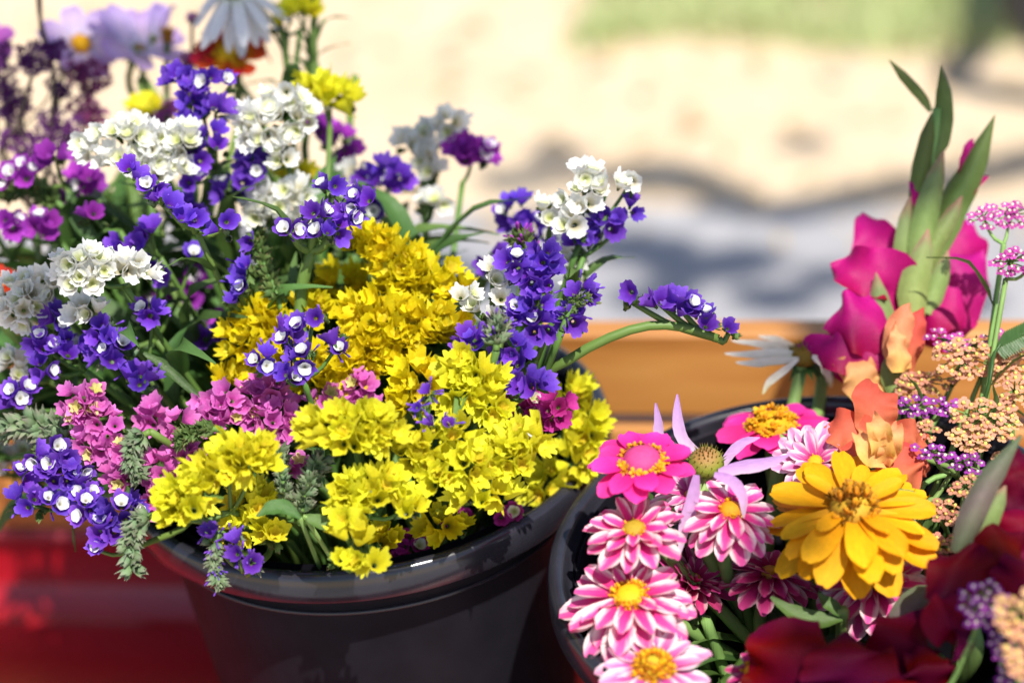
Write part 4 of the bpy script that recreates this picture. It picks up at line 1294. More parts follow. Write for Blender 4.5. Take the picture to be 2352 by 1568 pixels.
ray_flower('blanket_flower', 'red blanket flower with yellow petal bases, under the daisy', P(528, 134, 1.322), (-FW * 0.45 + Z * 0.75), px(88, 1.322), GAI, [(11, 0.9, 20, 0), (8, 0.62, 40, 0.05)], 'disc_yellow', 0.42, ringm=STO, nring=24, path=[(560, 600, 1.292), (545, 300, 1.325)], **L_)
ray_flower('blanket_flower', 'orange red blanket flower half hidden behind the shaded white statice', P(2, 650, 1.246), (-FW * 0.6 + Z * 0.6), px(42, 1.246), GAI, [(12, 0.95, 20, 0), (9, 0.7, 40, 0.05)], 'disc_orange', 0.3, path=[(60, 800, 1.246)], **L_)
ray_flower('blanket_flower', 'dark red blanket flower seen edge on beside the daisy petals', P(600, 112, 1.352), (RT * 0.7 + Z * 0.5 + FW * 0.3), px(40, 1.352), GAI, [(12, 0.95, 10, 0)], 'disc_brown', 0.35, path=[(620, 600, 1.306), (610, 300, 1.345)], **L_)
# small lilac tuft and buds near the verbena
ray_flower('cosmos', 'single furled lilac petal pair rising behind the dusty verbena', P(352, 90, 1.352), (UP + RT * 0.3), px(95, 1.352), COS, [(3, 0.95, 80, 0)], 'cone_green', 0.12, path=[(350, 600, 1.312), (352, 300, 1.339)], **L_)
ray_flower('faded_daisy', 'brown seed head of a faded daisy beside the lilac cosmos', P(385, 92, 1.345), (Z + RT * 0.2), px(34, 1.345), petal_set('disc_brown', 0.12, 3, 0, 0.2, 0, seed=22), [(12, 0.9, 65, 0), (10, 0.8, 80, 0.0)], 'disc_brown', 0.4, path=[(380, 600, 1.306), (383, 300, 1.339)], **L_)
# leafy stems by the topmost lemon sprig
for i, (pts_, lab) in enumerate((([(640, 480), (665, 250), (655, 120), (645, 70)], 'slender green stem with small leaves rising beside the daisy'), ([(760, 420), (800, 330), (805, 215), (818, 172)], 'cut green stalk end poking up behind the tall lemon head'), ([(705, 420), (722, 200), (720, 60), (735, -20)], 'leafy green stem climbing past the topmost lemon sprig'))):
    r0 = random.Random(50 + i)
    base, c_, ax_ = bucket_base('L', r0)
    t = thing('green_stalk', lab, 'stem', base)
    ww = [P(x, y, 1.319) for x, y in pts_]
    m = MB()
    m.tube([base, base.lerp(ww[0], 0.6)] + ww, [0.0024, 0.0020], n=20, seg=7)
    m.build('stem', 'stem_green', t)
    cp = catmull(ww, 10)
    for j in range(0 if i == 1 else 8):
        k = r0.randrange(2, 9)
        tan = (cp[k + 1] - cp[k]).normalized()
        out = Quaternion(tan, r0.uniform(0, 6.28)) @ tan.orthogonal().normalized()
        y_ = (tan * 0.85 + out * 0.5).normalized()
        x_ = y_.cross(tan).normalized()
        ob('leaf', LEAVES[r0.randrange(4)], t, cp[k], frame_q(x_, y_, x_.cross(y_)), r0.uniform(0.02, 0.035))

# ================================================================== right bucket: zinnias
ZG = 'striped pink zinnias in the zinnia bucket'
LAY = [(15, 1.0, -8, -0.02), (14, 0.86, 6, 0.03), (11, 0.66, 20, 0.08), (7, 0.46, 36, 0.12)]
LAYH = [(9, 0.86, 0, 0), (8, 0.80, 8, 0.04)]
ray_flower('zinnia', 'hot pink zinnia with a ring of yellow stars round a rosy centre', P(1475, 1065, 1.125), up_tilt(7), px(122, 1.125), ZHO, LAYH, 'disc_pink', 0.38, ringm=STY, nring=18, nring_rows=1)
ray_flower('zinnia', 'hot pink zinnia seen nearly edge on with a heaped yellow centre, by the far rim', P(1775, 985, 1.21), up_tilt(-8), px(120, 1.21), ZHO, [(11, 1.0, 2, 0), (7, 0.8, 8, 0.03)], 'disc_yellow', 0.42, ringm=STY, nring=46, nring_rows=3)
ray_flower('zinnia', 'pink and white striped zinnia with a yellow green tuft, below the hot pink one', P(1458, 1222, 1.12), up_tilt(10), px(112, 1.12), ZST, [(12, 1.0, 0, -0.02), (11, 0.86, 14, 0.03), (8, 0.66, 30, 0.08)], 'disc_green', 0.27, ringm=STO, nring=14)
ray_flower('zinnia', 'deep pink striped zinnia under the curling lilac coneflower petals', P(1678, 1178, 1.13), up_tilt(12, 6), px(118, 1.13), ZST, [(13, 1.0, -24, -0.02), (12, 0.88, -8, 0.03), (9, 0.68, 12, 0.08)], 'disc_orange', 0.25, ringm=STO, nring=16)
ray_flower('zinnia', 'fullest pink and white striped zinnia with an orange flecked yellow centre', P(1447, 1378, 1.115), up_tilt(12, -2), px(150, 1.115), ZST, [(14, 1.0, -14, -0.03), (13, 0.90, -2, 0.02), (11, 0.72, 12, 0.07), (4, 0.46, 24, 0.10)], 'disc_yellow', 0.27, ringm=STO, nring=44, nring_rows=2)
ray_flower('zinnia', 'pink striped zinnia with a broad golden centre, resting at the near rim', P(1500, 1538, 1.095), up_tilt(14, 4), px(118, 1.095), ZSP, [(15, 1.0, 4, 0), (12, 0.8, 16, 0.04)], 'disc_green', 0.36, ringm=STO, nring=60, nring_rows=3)
ray_flower('zinnia', 'white edged pink zinnia peeking out behind the yellow zinnia', P(1872, 1065, 1.17), up_tilt(28), px(98, 1.17), ZSP, [(15, 1.0, 12, 0), (13, 0.85, 26, 0.04), (10, 0.65, 40, 0.08)], 'disc_orange', 0.22, ringm=STO, nring=12)
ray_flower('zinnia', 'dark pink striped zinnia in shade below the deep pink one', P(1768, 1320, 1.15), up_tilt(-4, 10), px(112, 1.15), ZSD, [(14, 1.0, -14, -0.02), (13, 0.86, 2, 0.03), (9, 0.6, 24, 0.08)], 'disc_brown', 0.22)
ray_flower('zinnia', 'pink zinnia shadowed underneath the yellow zinnia', P(2005, 1335, 1.135), up_tilt(16, -4), px(128, 1.135), ZST, [(15, 1.0, -16, -0.02), (13, 0.86, 0, 0.03), (9, 0.6, 24, 0.08)], 'disc_brown', 0.24)
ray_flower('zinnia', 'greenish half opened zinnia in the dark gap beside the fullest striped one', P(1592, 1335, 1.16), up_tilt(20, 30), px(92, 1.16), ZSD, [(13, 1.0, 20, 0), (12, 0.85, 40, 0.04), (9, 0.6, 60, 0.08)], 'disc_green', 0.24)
ray_flower('zinnia', 'pale pink zinnia behind the deep pink striped one', P(1590, 1140, 1.165), up_tilt(6, -8), px(92, 1.165), ZSP, [(14, 1.0, 4, 0), (11, 0.8, 20, 0.05)], 'disc_green', 0.2)
ray_flower('zinnia', 'large golden yellow zinnia with a brown speckled centre', P(1958, 1172, 1.12), up_tilt(9, 2), px(200, 1.12), ZYE, [(12, 1.0, -16, -0.05), (12, 0.96, -5, 0.0), (10, 0.84, 4, 0.04), (5, 0.56, 14, 0.08)], 'disc_brown', 0.27, ringm=STB, nring=64, nring_rows=4, stem_r=0.004)
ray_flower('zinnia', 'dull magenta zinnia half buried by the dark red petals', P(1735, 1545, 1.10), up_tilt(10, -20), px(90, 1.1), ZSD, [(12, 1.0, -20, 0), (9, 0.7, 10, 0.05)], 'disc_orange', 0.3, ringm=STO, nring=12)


# ---- coneflowers
def coneflower(label, c, n, Rad, meshes, petals, cone, cone_r, cone_h, path=None, calyx=True):
    """petals given as (direction vector, length) so that each one hangs as it does"""
    r0 = random.Random(int(c.x * 9000) & 0xffff)
    base, bc, ax = bucket_base('R', r0)
    t = thing('coneflower', label, 'flower', base)
    n = n.normalized()
    for (pts_, wd, d) in petals:
        m = MB()
        ww = [c + (P(x, y, d) - c) if i else P(x, y, d) for i, (x, y) in enumerate(pts_)]
        m.ribbon(ww, [px(wd * 0.72 * q, d) for q in (0.45, 0.95, 1.0, 0.75, 0.12)], -FW + Z * 0.5, cup=0.35, n=9, m=4, ruffle=0.0005)
        m.build('petal', meshes, t)
    m = MB()
    m.lathe([(0, -0.25 * cone_h), (cone_r * .8, -0.2 * cone_h), (cone_r, 0.1 * cone_h), (cone_r * .92, 0.5 * cone_h), (cone_r * .6, 0.85 * cone_h), (0, cone_h)], 20)
    ob('cone', mesh('cone', m.v, m.f, cone, m.i), t, c, align(n, 0))
    sp = MB()
    sp.lathe([(0.0, 0.0), (0.1, 0.0), (0.0, 1.0)], 5)
    me = mesh('spine', sp.v, sp.f, cone, sp.i)
    X = n.orthogonal().normalized()
    Yv = n.cross(X)
    for k in range(70):
        v = (k + 0.5) / 70
        th = k * 2.39996
        rr = math.sqrt(v)
        zz = cone_h * (0.05 + 0.95 * (1 - v ** 1.4))
        rd = X * math.cos(th) + Yv * math.sin(th)
        ob('spine', me, t, c + rd * cone_r * min(rr, 1.0) * 0.97 + n * (zz - 0.1 * cone_h), align((n * (1 - v * .7) + rd * v).normalized()), (cone_r * .6, cone_r * .6, cone_r * 0.42))
    if calyx:
        m = MB()
        for k in range(18):
            th = 6.283 * k / 18 + r0.uniform(-.1, .1)
            rd = X * math.cos(th) + Yv * math.sin(th)
            q = r0.uniform(1.2, 1.9)
            m.ribbon([c - n * cone_h * .35, c - n * cone_h * .45 + rd * cone_r * .9, c - n * cone_h * r0.uniform(.5, 1.3) + rd * cone_r * q], [cone_r * .3, cone_r * .36, cone_r * .03], -n, cup=.3, n=4, m=2)
        m.build('calyx', 'leaf_green', t)
    m = MB()
    pts = [base] + ([P(*q) for q in path] if path else [base.lerp(c, 0.5)]) + [c - n * cone_h * 0.2]
    m.tube(pts, [0.0038, 0.0036, 0.0032], n=14, seg=8)
    m.build('stem', 'stem_pale', t)


coneflower('lilac coneflower with a green cone and loosely curling narrow petals', P(1622, 1070, 1.15), Z * 0.9 - FW * 0.25, 1, 'lilac',
           [([(1600, 1050), (1520, 1010), (1512, 970), (1506, 925)], 34, 1.16), ([(1610, 1045), (1568, 1010), (1556, 960), (1556, 905)], 40, 1.155), ([(1650, 1085), (1700, 1075), (1760, 1065), (1812, 1045)], 46, 1.135),
            ([(1600, 1090), (1590, 1150), (1572, 1210), (1560, 1275)], 44, 1.13), ([(1640, 1090), (1680, 1105), (1705, 1140), (1708, 1190)], 40, 1.125), ([(1655, 1075), (1680, 1040), (1710, 1015), (1745, 1005)], 34, 1.165)],
           'cone_green', px(42, 1.15), px(46, 1.15), path=[(1640, 1300, 1.16)], calyx=False)
coneflower('cream coneflower turned away, showing its green calyx on a pale stem', P(1845, 822, 1.235), Z * 0.95 + RT * 0.1, 1, 'ray_cream',
           [([(1830, 815), (1790, 812), (1730, 815), (1665, 812)], 34, 1.23), ([(1835, 812), (1800, 800), (1740, 790), (1680, 782)], 30, 1.24), ([(1840, 810), (1810, 795), (1780, 780), (1742, 772)], 30, 1.25), ([(1835, 825), (1780, 830), (1730, 835), (1690, 832)], 30, 1.225),
            ([(1865, 818), (1890, 835), (1900, 860), (1910, 885)], 30, 1.225), ([(1830, 828), (1790, 860), (1765, 880), (1752, 905)], 26, 1.22), ([(1862, 815), (1885, 812), (1900, 820), (1912, 836)], 26, 1.24)],
           'cone_amber', px(38, 1.235), px(34, 1.235), path=[(1780, 1120, 1.2), (1815, 960, 1.225)])
coneflower('amber coneflower cone behind the cream one, nearly bare of petals', P(1893, 836, 1.255), Z * 0.9 + RT * 0.2, 1, 'ray_cream', [([(1890, 842), (1900, 862), (1906, 876), (1908, 890)], 26, 1.25)], 'cone_amber', px(26, 1.255), px(30, 1.255), path=[(1830, 1120, 1.21), (1875, 960, 1.245)])


# ---- gladioli
def glad(label, d, items, stem, stem_mat='stem_pale', which='R', stem_r=0.0042):
    r0 = random.Random(int(items[0][2][0][0]))
    base, bc, ax = bucket_base(which, r0)
    t = thing('gladiolus', label, 'flower', base)
    m = MB()
    m.tube([base] + [P(*q) for q in stem], [stem_r, stem_r, stem_r * 0.7], n=16, seg=8)
    m.build('stem', stem_mat, t)
    for k, (nm, mat, pts_, widths, dz, cup_, ruf) in enumerate(items):
        mb_ = MB()
        ww = [P(x, y, d + dz + (rest[0] if rest else 0.0)) for x, y, *rest in pts_]
        mb_.ribbon(ww, [px(q, d) for q in widths], -FW * 0.9 + Z * 0.3 + RT * r0.uniform(-.25, .25), cup=cup_, ruffle=ruf, freq=2.6, n=20, m=10, phase=k * 1.3, rnd_tip=nm == 'petal')
        mb_.build(nm, mat, t)
    return t


M_, B_, G_ = 'glad_magenta', 'glad_bract', 'glad_leaf'
glad('magenta gladiolus with tall green bud tips standing above the zinnias', 1.245, [
    ('petal', M_, [(2060, 760, 0), (2040, 650, -.004), (2010, 560, 0.004), (1982, 488, 0.016)], [78, 169, 156, 91, 64], 0.012, 0.3, 0.004),
    ('petal', M_, [(2070, 700, 0), (2040, 640, -.006), (1970, 625, -0.01), (1908, 612, -0.004)], [65, 117, 123, 104, 48], -0.004, 0.35, 0.005),
    ('petal', M_, [(2060, 740, 0), (2020, 730, -.014), (1950, 740, -0.018), (1900, 760, -0.01)], [78, 143, 169, 130, 64], -0.01, -0.3, 0.004),
    ('petal', M_, [(2050, 760, 0), (1990, 785, -.012), (1910, 800, -0.014), (1840, 790, 0.0)], [78, 143, 143, 91, 41], -0.012, -0.25, 0.004),
    ('petal', M_, [(2050, 770, 0), (2010, 810, -.012), (1960, 835, -0.014), (1920, 850, 0.0)], [78, 130, 143, 104, 48], -0.006, -0.25, 0.004),
    ('petal', M_, [(2090, 740, 0.01), (2150, 640, 0.012), (2200, 560, 0.014), (2232, 505, 0.02)], [78, 156, 169, 130, 73], 0.012, 0.2, 0.005),
    ('petal', M_, [(2100, 760, 0), (2160, 720, -.004), (2215, 640, 0.0), (2255, 575, 0.012)], [78, 143, 156, 117, 64], 0.006, -0.2, 0.004),
    ('petal', M_, [(2100, 770, 0), (2150, 740, -.01), (2200, 725, -0.008), (2235, 740, 0.0)], [78, 143, 156, 130, 64], 0.0, -0.25, 0.004),
    ('petal', M_, [(2120, 520, 0), (2108, 470, 0), (2098, 440, 0), (2088, 415, 0.004)], [10, 22, 20, 14, 4], 0.0, 0.3, 0.001),
    ('petal', M_, [(2200, 470, 0), (2225, 440, 0), (2248, 418, 0), (2274, 405, 0.004)], [14, 34, 26, 16, 4], 0.006, 0.3, 0.001),
    ('petal', M_, [(2205, 400, 0), (2218, 360, 0), (2226, 335, 0), (2238, 318, 0.004)], [10, 26, 24, 18, 4], 0.006, 0.3, 0.001),
    ('bud', B_, [(2090, 740, 0), (2078, 620, 0), (2082, 520, 0), (2092, 450, 0)], [30, 48, 46, 34, 3], -0.002, -0.6, 0.0),
    ('bud', G_, [(2110, 560, 0), (2112, 440, 0), (2128, 330, 0), (2140, 260, 0)], [20, 44, 48, 34, 4], 0.0, -0.6, 0.0),
    ('bud', B_, [(2115, 650, 0), (2125, 540, 0), (2148, 430, 0), (2168, 345, 0)], [30, 62, 62, 44, 3], -0.006, -0.7, 0.0),
    ('bud', G_, [(2140, 370, 0), (2160, 310, 0), (2168, 230, 0), (2160, 150, 0)], [18, 46, 48, 36, 2], 0.002, -0.6, 0.0),
    ('bud', G_, [(2138, 256, 0), (2120, 222, 0), (2085, 182, 0), (2042, 138, 0)], [10, 24, 28, 24, 2], 0.004, -0.6, 0.0),
    ('bud', G_, [(2140, 620, 0), (2185, 480, 0), (2235, 380, 0), (2285, 265, 0)], [26, 70, 72, 50, 2], 0.002, -0.7, 0.0),
    ('bud', B_, [(2110, 660, 0), (2150, 560, 0), (2185, 500, 0), (2210, 450, 0)], [24, 44, 46, 34, 3], -0.004, -0.7, 0.0),
    ('bud', B_, [(2045, 850, 0), (2030, 760, 0), (2020, 690, 0), (2012, 625, 0)], [40, 62, 60, 40, 3], -0.02, -0.6, 0.0),
    ('bud', B_, [(2100, 740, 0), (2102, 660, 0), (2120, 590, 0), (2132, 525, 0)], [50, 72, 66, 44, 3], -0.016, -0.6, 0.0),
    ('bud', B_, [(2130, 720, 0), (2150, 670, 0), (2168, 620, 0), (2178, 575, 0)], [36, 50, 46, 32, 3], -0.01, -0.6, 0.0),
], [(2000, 1200, 1.2), (2060, 860, 1.25), (2100, 700, 1.25), (2135, 420, 1.25), (2155, 250, 1.25)])
glad('coral gladiolus bud tip rising in front of the magenta gladiolus', 1.215, [
    ('petal', 'glad_peach', [(2075, 850, 0), (2060, 790, 0), (2075, 730, 0), (2090, 695, 0.003)], [40, 62, 66, 50, 20], -0.008, -0.6, 0.002),
    ('petal', 'glad_coral', [(2080, 850, 0), (2095, 790, 0), (2108, 740, 0), (2120, 705, 0.003)], [40, 56, 56, 40, 14], -0.004, -0.6, 0.002),
    ('petal', 'glad_peach', [(2070, 855, 0), (2068, 810, 0), (2062, 770, 0), (2055, 740, 0.003)], [40, 56, 46, 30, 10], -0.012, -0.6, 0.002),
    ('petal', 'glad_peach', [(2010, 940, 0), (1985, 890, 0), (1960, 850, 0), (1915, 835, 0.003)], [50, 84, 84, 70, 24], -0.0, -0.2, 0.003),
    ('petal', 'glad_peach', [(2010, 940, 0), (1995, 890, 0), (1985, 850, 0), (1990, 800, 0.003)], [50, 70, 70, 50, 14], 0.004, -0.3, 0.003),
    ('bud', B_, [(2060, 900, 0), (2048, 860, 0), (2052, 820, 0), (2050, 780, 0)], [40, 50, 46, 30, 4], -0.002, -0.6, 0.0),
], [(2010, 1250, 1.2), (2040, 1000, 1.215), (2070, 850, 1.22)])
K_ = 'glad_coral'
glad('open coral gladiolus floret with ruffled apricot throat beside the yellow zinnia', 1.16, [
    ('petal', K_, [(2020, 1010, 0), (2010, 960, 0), (2008, 915, 0.004), (2015, 880, 0.012)], [60, 100, 110, 100, 50], 0.008, 0.2, 0.003),
    ('petal', K_, [(2000, 1030, 0), (1970, 1000, 0), (1930, 985, 0.002), (1895, 985, 0.008)], [50, 90, 100, 90, 30], 0.006, 0.25, 0.003),
    ('petal', K_, [(2000, 1040, 0), (1970, 1050, -.004), (1940, 1065, -0.006), (1915, 1075, 0.0)], [50, 80, 90, 70, 30], -0.002, -0.3, 0.003),
    ('petal', K_, [(2040, 1030, 0), (2080, 1010, 0), (2105, 1000, 0.002), (2125, 1010, 0.008)], [50, 90, 90, 70, 30], 0.004, -0.25, 0.004),
    ('petal', K_, [(2030, 1040, 0), (2060, 1070, -.006), (2080, 1100, -0.008), (2085, 1135, 0.0)], [60, 110, 120, 110, 50], -0.008, -0.3, 0.004),
    ('petal', K_, [(2040, 1040, 0), (2085, 1050, -.004), (2110, 1070, -0.004), (2128, 1095, 0.0)], [50, 80, 80, 60, 20], -0.002, -0.3, 0.003),
    ('petal', 'glad_peach', [(2030, 1060, 0), (2000, 1040, -.006), (1985, 1010, -0.008), (1972, 990, 0.0)], [30, 60, 60, 44, 16], -0.012, 0.5, 0.0022),
    ('petal', 'glad_peach', [(2030, 1060, 0), (2025, 1020, -.006), (2018, 985, -0.008), (2008, 950, 0.0)], [30, 54, 56, 46, 16], -0.014, 0.5, 0.0022),
    ('petal', 'glad_peach', [(2030, 1065, 0), (2045, 1030, -.006), (2055, 1000, -0.008), (2060, 975, 0.0)], [30, 46, 50, 40, 14], -0.013, 0.5, 0.0022),
], [(2040, 1350, 1.17), (2035, 1150, 1.175), (2030, 1050, 1.17)])
W_ = 'glad_wine'
glad('dark wine red gladiolus with broad velvety petals low in the zinnia bucket', 1.085, [
    ('petal', W_, [(1800, 1640, 0), (1815, 1560, -.01), (1840, 1490, -0.012), (1880, 1425, 0.0)], [120, 200, 240, 220, 90], 0.0, -0.25, 0.004),
    ('petal', W_, [(1940, 1640, 0), (1960, 1570, -.008), (1950, 1510, -0.012), (1935, 1450, 0.0)], [120, 200, 230, 200, 80], -0.012, -0.3, 0.003),
    ('petal', W_, [(2080, 1620, 0), (2075, 1550, -.006), (2085, 1470, -0.01), (2110, 1400, 0.0)], [90, 150, 170, 160, 60], 0.008, -0.25, 0.004),
    ('petal', W_, [(2130, 1640, 0), (2130, 1580, -.006), (2120, 1530, -0.01), (2090, 1500, 0.0)], [90, 130, 140, 110, 40], -0.006, -0.25, 0.004),
    ('petal', W_, [(2000, 1660, 0), (2040, 1620, -.006), (2060, 1580, -0.01), (2070, 1550, 0.0)], [90, 110, 120, 100, 40], -0.014, -0.25, 0.003),
    ('petal', W_, [(1760, 1660, 0), (1750, 1610, -.006), (1770, 1560, -0.008), (1790, 1520, 0.0)], [90, 110, 120, 90, 30], 0.006, -0.25, 0.003),
], [(1960, 1640, 1.13), (1960, 1660, 1.11)])
glad('dark wine red gladiolus with upright ruffled petals against the yarrow', 1.085, [
    ('petal', W_, [(2260, 1420, 0), (2230, 1350, -.008), (2190, 1300, -0.01), (2155, 1270, 0.0)], [110, 170, 190, 150, 60], 0.0, -0.2, 0.005),
    ('petal', W_, [(2280, 1400, 0), (2290, 1330, -.006), (2310, 1270, -0.006), (2345, 1220, 0.004)], [110, 170, 180, 150, 60], 0.004, -0.25, 0.005),
    ('petal', W_, [(2300, 1420, 0), (2340, 1360, -.01), (2370, 1320, -0.01), (2400, 1280, 0.0)], [110, 160, 170, 140, 60], -0.006, -0.25, 0.005),
    ('petal', W_, [(2230, 1440, 0), (2200, 1430, -.01), (2180, 1440, -0.012), (2175, 1470, 0.0)], [110, 150, 150, 120, 60], -0.01, -0.3, 0.004),
    ('petal', W_, [(2300, 1300, 0.01), (2320, 1240, 0.01), (2340, 1190, 0.01), (2365, 1150, 0.02)], [100, 130, 130, 110, 50], 0.012, 0.2, 0.004),
    ('petal', W_, [(2330, 1190, 0.01), (2335, 1130, 0.01), (2345, 1080, 0.01), (2360, 1040, 0.02)], [60, 90, 90, 80, 40], 0.016, 0.2, 0.004),
    ('bud', 'glad_greybract', [(2200, 1270, 0), (2235, 1180, 0), (2275, 1100, 0), (2345, 1000, 0)], [36, 62, 60, 50, 6], 0.0, -0.9, 0.0),
    ('bud', B_, [(2230, 1260, 0), (2265, 1210, 0), (2290, 1160, 0), (2310, 1115, 0)], [30, 56, 50, 40, 6], 0.006, -0.6, 0.0),
    ('bud', 'glad_greybract', [(2060, 1470, 0.012), (2085, 1410, 0.012), (2115, 1370, 0.012), (2150, 1345, 0.012)], [40, 74, 70, 50, 6], 0.012, -0.6, 0.0),
], [(2200, 1560, 1.13), (2240, 1420, 1.11)])

# ---- yarrow
YG = 'yarrow umbels beside the gladiolus'


def yar(kind, label, d, patches, path=None, **k):
    return cluster(kind, label, d, patches, 'R', 'yarrow', YG, 'stem_pale', 0.0013, 0.35, bracts=False, leaves=k.pop('leaves', 1), flat=True, path=path, jitter=0.22, upw=0.6, **k)


yar('yarrow_magenta', 'bright magenta yarrow umbel with visible rays, the highest against the pale path', 1.2, [(2262, 492, 44, 30), (2325, 482, 56, 36)], path=[(2230, 1100, 1.19), (2265, 850, 1.2), (2300, 600, 1.2), (2305, 560, 1.2)])
yar('yarrow_magenta', 'pink yarrow umbel on a jointed pale stem below the highest magenta one', 1.18, [(2325, 592, 52, 38, -8), (2375, 600, 40, 36)], path=[(2240, 1100, 1.18), (2275, 850, 1.18), (2310, 640, 1.185)])
yar('yarrow_magenta', 'pink yarrow umbel at the foot of the magenta gladiolus', 1.2, [(2175, 772, 60, 28, 10), (2290, 770, 50, 22)])
yar('yarrow_peach', 'large peach yarrow umbel with yellow eyes behind the jointed stem', 1.185, [(2215, 808, 88, 52, 5), (2310, 830, 60, 56)])
yar('yarrow_peach', 'peach yarrow umbel with yellow eyes lower beside the grey green bract', 1.16, [(2262, 955, 92, 52, 8), (2230, 1000, 54, 30)])
yar('yarrow_peach', 'smaller peach yarrow umbel squeezed between two larger ones', 1.17, [(2335, 890, 50, 44), (2310, 1040, 50, 26)])
yar('yarrow_dusk', 'shaded salmon yarrow umbel between the coral bud and the peach umbels', 1.2, [(2130, 868, 70, 34), (2090, 880, 40, 26)])
yar('yarrow_purple', 'purple yarrow umbel in shade behind the coral floret', 1.18, [(2105, 928, 44, 30, 10), (2170, 925, 40, 26)])
yar('yarrow_purple', 'purple and white yarrow umbel beside the coral floret', 1.145, [(2145, 1032, 58, 22, 8), (2215, 1055, 58, 28, 8)])
yar('yarrow_dusk', 'dusky salmon yarrow knot on a dark stem by the yellow zinnia petals', 1.14, [(2172, 1165, 44, 38), (2165, 1240, 40, 28), (2220, 1110, 44, 34)])
yar('yarrow_purple', 'bright violet yarrow umbel in front of the dark red petals', 1.05, [(2255, 1378, 62, 62, 0)], size=1.05, path=[(2140, 1640, 1.08), (2190, 1560, 1.07), (2235, 1460, 1.06)], leaves=0)
yar('yarrow_peach', 'pale peach yarrow umbel closest to the bright violet one', 1.03, [(2335, 1400, 56, 62), (2345, 1500, 50, 50)], path=[(2300, 1700, 1.07), (2330, 1640, 1.05), (2340, 1560, 1.04)], leaves=0)
yar('yarrow_purple', 'violet yarrow umbel under the pale peach one', 1.045, [(2300, 1470, 40, 40), (2320, 1560, 44, 40)], path=[(2280, 1720, 1.07), (2300, 1660, 1.06), (2310, 1600, 1.055)], leaves=0)
yar('yarrow_dusk', 'salmon yarrow deep between stems by the grey green bract', 1.17, [(2290, 1110, 50, 40), (2120, 980, 40, 30)])

# ---- leaves and loose stems in the zinnia bucket
RL = 'loose green stems standing in the zinnia bucket'
for i, (a, b, w_, lab) in enumerate((((1700, 1330), (1770, 1640), 30, 0), ((1620, 1420), (1700, 1640), 34, 0), ((1740, 1480), (1600, 1650), 30, 0), ((1560, 1300), (1660, 1640), 24, 0), ((1830, 1350), (1820, 1640), 26, 0), ((2060, 1400), (2000, 1640), 26, 0), ((1915, 1190), (1890, 1450), 24, 0), ((2060, 1130), (2120, 1400), 24, 0), ((1660, 1130), (1640, 1500), 24, 0), ((1520, 1150), (1600, 1500), 24, 0))):
    r0 = random.Random(300 + i)
    base, bc, ax = bucket_base('R', r0)
    t = thing('zinnia_stalk', 'thick smooth green stem between the zinnias', 'stem', base, RL)
    p1, p0 = P(*a, 1.16), P(*b, 1.19)
    m = MB()
    m.tube([base, p0.lerp(base, 0.5), p0, p0.lerp(p1, 0.5), p1], [0.0032, 0.0028], n=14, seg=8)
    m.build('stem', 'stem_pale' if i % 2 else 'stem_green', t)
    for j in range(3):
        tan = (p1 - p0).normalized()
        out = Quaternion(tan, r0.uniform(0, 6.28)) @ tan.orthogonal().normalized()
        y_ = (tan * 0.5 + out * 0.9).normalized()
        x_ = y_.cross(tan).normalized()
        ob('leaf', LB, t, p0.lerp(p1, r0.uniform(0.1, 0.8)), frame_q(x_, y_, x_.cross(y_)), r0.uniform(0.035, 0.055))
t = thing('zinnia_sprig', 'broad green leaf pair under the yellow zinnia', 'leaf', bucket_base('R', random.Random(8))[0])
m = MB()
m.tube([V(t.location), P(1930, 1520, 1.16), P(1935, 1400, 1.12)], [0.003], n=8)
m.build('stem', 'stem_pale', t)
for pts_, ws in (([(1935, 1420), (1880, 1425), (1825, 1410), (1770, 1370)], [14, 44, 44, 6]), ([(1935, 1415), (1915, 1395), (1895, 1380), (1880, 1360)], [10, 34, 30, 4])):
    m = MB()
    m.ribbon([P(x, y, 1.12) for x, y in pts_], [px(q, 1.12) for q in ws], -FW + Z, cup=0.35, n=10, m=4, ruffle=0.0006)
    m.build('blade', 'leaf_green', t)
# feathery yarrow leaf at the edge
t = thing('yarrow_sprig', 'feathery green yarrow leaf poking out at the pale yarrow stem', 'leaf', bucket_base('R', random.Random(18))[0])
m = MB()
c0, c1 = P(2290, 800, 1.18), P(2375, 760, 1.18)
m.tube([V(t.location), P(2240, 1000, 1.18), c0, c1], [0.0014, 0.0006], n=14, seg=5)
for k in range(16):
    p = c0.lerp(c1, k / 16)
    for s in (-1, 1):
        q = p + (c1 - c0).normalized() * 0.004 + UP * s * 0.007 - FW * 0.002
        m.ribbon([p, p.lerp(q, .5), q], [0.0012, 0.002, 0.0003], -FW + Z, n=3, m=2)
m.build('frond', 'leaf_green', t)

# ================================================================== things beyond: chair leg and shade tree
g0 = ground_at(2500, 250)
t = thing('garden_chair', 'black bent tube garden chair standing on the sand by the grass', 'chair', g0)
for s in (0, 0.42):
    m = MB()
    o = g0 + E2 * s
    m.tube([o + Z * 0.002, o - E1 * 0.018 + Z * 0.05, o - E1 * 0.05 + Z * 0.092, o - E1 * 0.075 + Z * 0.14, o - E1 * 0.07 + Z * 0.22, o + E1 * 0.02 + Z * 0.39], [0.022], n=24, seg=10)
    m.build('leg', 'dark_metal', t)
    m = MB()
    m.tube([o + E1 * 0.52 + Z * 0.002, o + E1 * 0.5 + Z * 0.25, o + E1 * 0.5 + Z * 0.45, o + E1 * 0.6 + Z * 0.85], [0.02], n=14, seg=10)
    m.build('leg', 'dark_metal', t)
m = MB()
m.box(g0 + E1 * 0.26 + E2 * 0.21 + Z * 0.4, E1 * 0.26, E2 * 0.21, Z * 0.012)
m.build('seat', 'dark_metal', t, smooth=False)
m = MB()
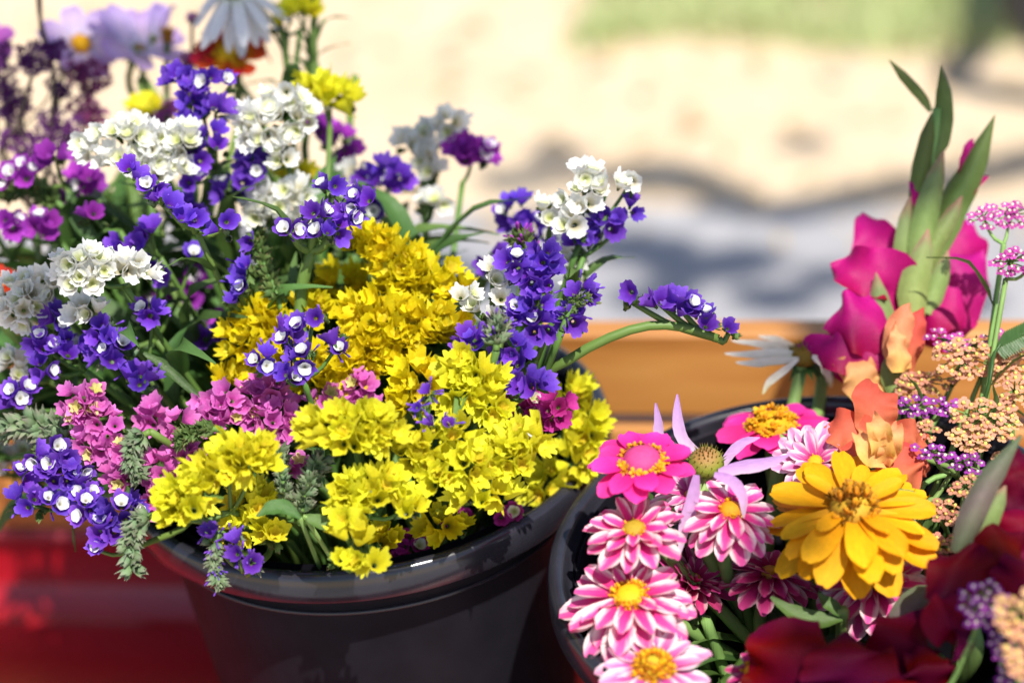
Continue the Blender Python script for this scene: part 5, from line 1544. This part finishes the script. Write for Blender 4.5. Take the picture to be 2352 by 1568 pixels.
m.box(g0 + E1 * 0.575 + E2 * 0.21 + Z * 0.68, (E1 * 0.2 + Z).normalized() * 0.13, E2 * 0.2, E1 * 0.008)
m.build('backrest', 'dark_metal', t, smooth=False)

# shade tree beside the path: a limb reaches over and dapples the path and the sand
TB = V((3.0, 1.3, 0))
t = thing('shade_tree', 'tree whose overhanging limb dapples the path with shade', 'tree', TB)


def cast_from(x, y, z):
    g = ground_at(x, y)
    return g + TOSUN * (z / TOSUN.z)


lim = [cast_from(1750, 500, 2.55), cast_from(1560, 395, 2.6), cast_from(1380, 400, 2.6), cast_from(1120, 430, 2.6)]
m = MB()
m.tube([TB, TB + V((0.03, 0.02, 1.2)), TB + V((-0.1, 0.0, 2.4)), TB + V((-0.2, -0.1, 4.2))], [0.16, 0.12, 0.10, 0.05], n=14, seg=12)
m.tube([TB + V((-0.05, 0, 1.9)), TB + V((-0.8, -0.1, 2.4)), lim[0]], [0.06, 0.04, 0.03], n=10, seg=8)
m.tube(lim, [0.03, 0.022, 0.012], n=14, seg=8)
m.build('trunk', 'bark', t)
mb = MB()
r0 = random.Random(5)


def tleaf(p, s):
    d = V((r0.gauss(0, 1), r0.gauss(0, 1), r0.gauss(0, .5))).normalized()
    u = d.orthogonal().normalized() * s * 0.32
    k = len(mb.v)
    mb.v.extend([p - d * s / 2, p + u, p + d * s / 2, p - u])
    mb.f.append((k, k + 1, k + 2, k + 3)); mb.i.append(0)


for (x, y, rx, ry, n_) in ((1140, 650, 60, 30, 26), (1330, 560, 60, 24, 26), (1470, 575, 110, 30, 60), (1600, 620, 120, 34, 70), (1500, 690, 90, 24, 40), (1690, 600, 90, 26, 40), (1790, 690, 90, 24, 36), (1000, 620, 60, 30, 20), (1250, 690, 70, 20, 24),
                       (1280, 360, 50, 30, 16), (1180, 410, 90, 16, 22), (1480, 420, 90, 18, 26), (1600, 430, 60, 22, 20), (1700, 480, 90, 22, 34), (640, 560, 120, 40, 40), (2180, 700, 100, 26, 36), (1900, 640, 60, 20, 16), (1850, 330, 60, 14, 6), (1300, 500, 120, 14, 20)):
    for _ in range(int(n_ * 1.7)):
        aa, rr = r0.uniform(0, 6.28), math.sqrt(r0.random())
        tleaf(cast_from(x + rx * rr * math.cos(aa), y + ry * rr * math.sin(aa), 2.5 + r0.uniform(-.06, .06)), r0.uniform(0.03, 0.05))
# unseen leaf clumps added overhead to keep the sun off chosen flowers
for (x, y, d, rx, ry, n_) in ((110, 170, 1.325, 140, 110, 34), (330, 130, 1.345, 90, 60, 16), (540, 50, 1.312, 130, 60, 50), (1000, 320, 1.286, 70, 60, 24), (2120, 300, 1.25, 90, 160, 40), (2230, 1330, 1.08, 120, 90, 14), (1950, 1500, 1.08, 200, 60, 18), (1780, 820, 1.235, 110, 50, 30), (1760, 1330, 1.15, 80, 60, 20), (60, 700, 1.2, 70, 70, 18), (930, 400, 1.31, 90, 50, 16)):
    for _ in range(n_):
        aa, rr = r0.uniform(0, 6.28), math.sqrt(r0.random())
        g = P(x + rx * rr * math.cos(aa), y + ry * rr * math.sin(aa), d)
        tleaf(g + TOSUN * ((2.5 + r0.uniform(-.1, .1) - g.z) / TOSUN.z), r0.uniform(0.03, 0.05))
for _ in range(2600):
    d = V((r0.gauss(0, 1), r0.gauss(0, 1), r0.gauss(0, .7)))
    d = d.normalized() * r0.uniform(0.5, 1.0)
    tleaf(TB + V((0.25, 0.0, 3.9)) + V((d.x * 1.15, d.y * 1.15, d.z * 1.0)), r0.uniform(0.08, 0.13))
mb.build('crown', 'tree_leaf', t)
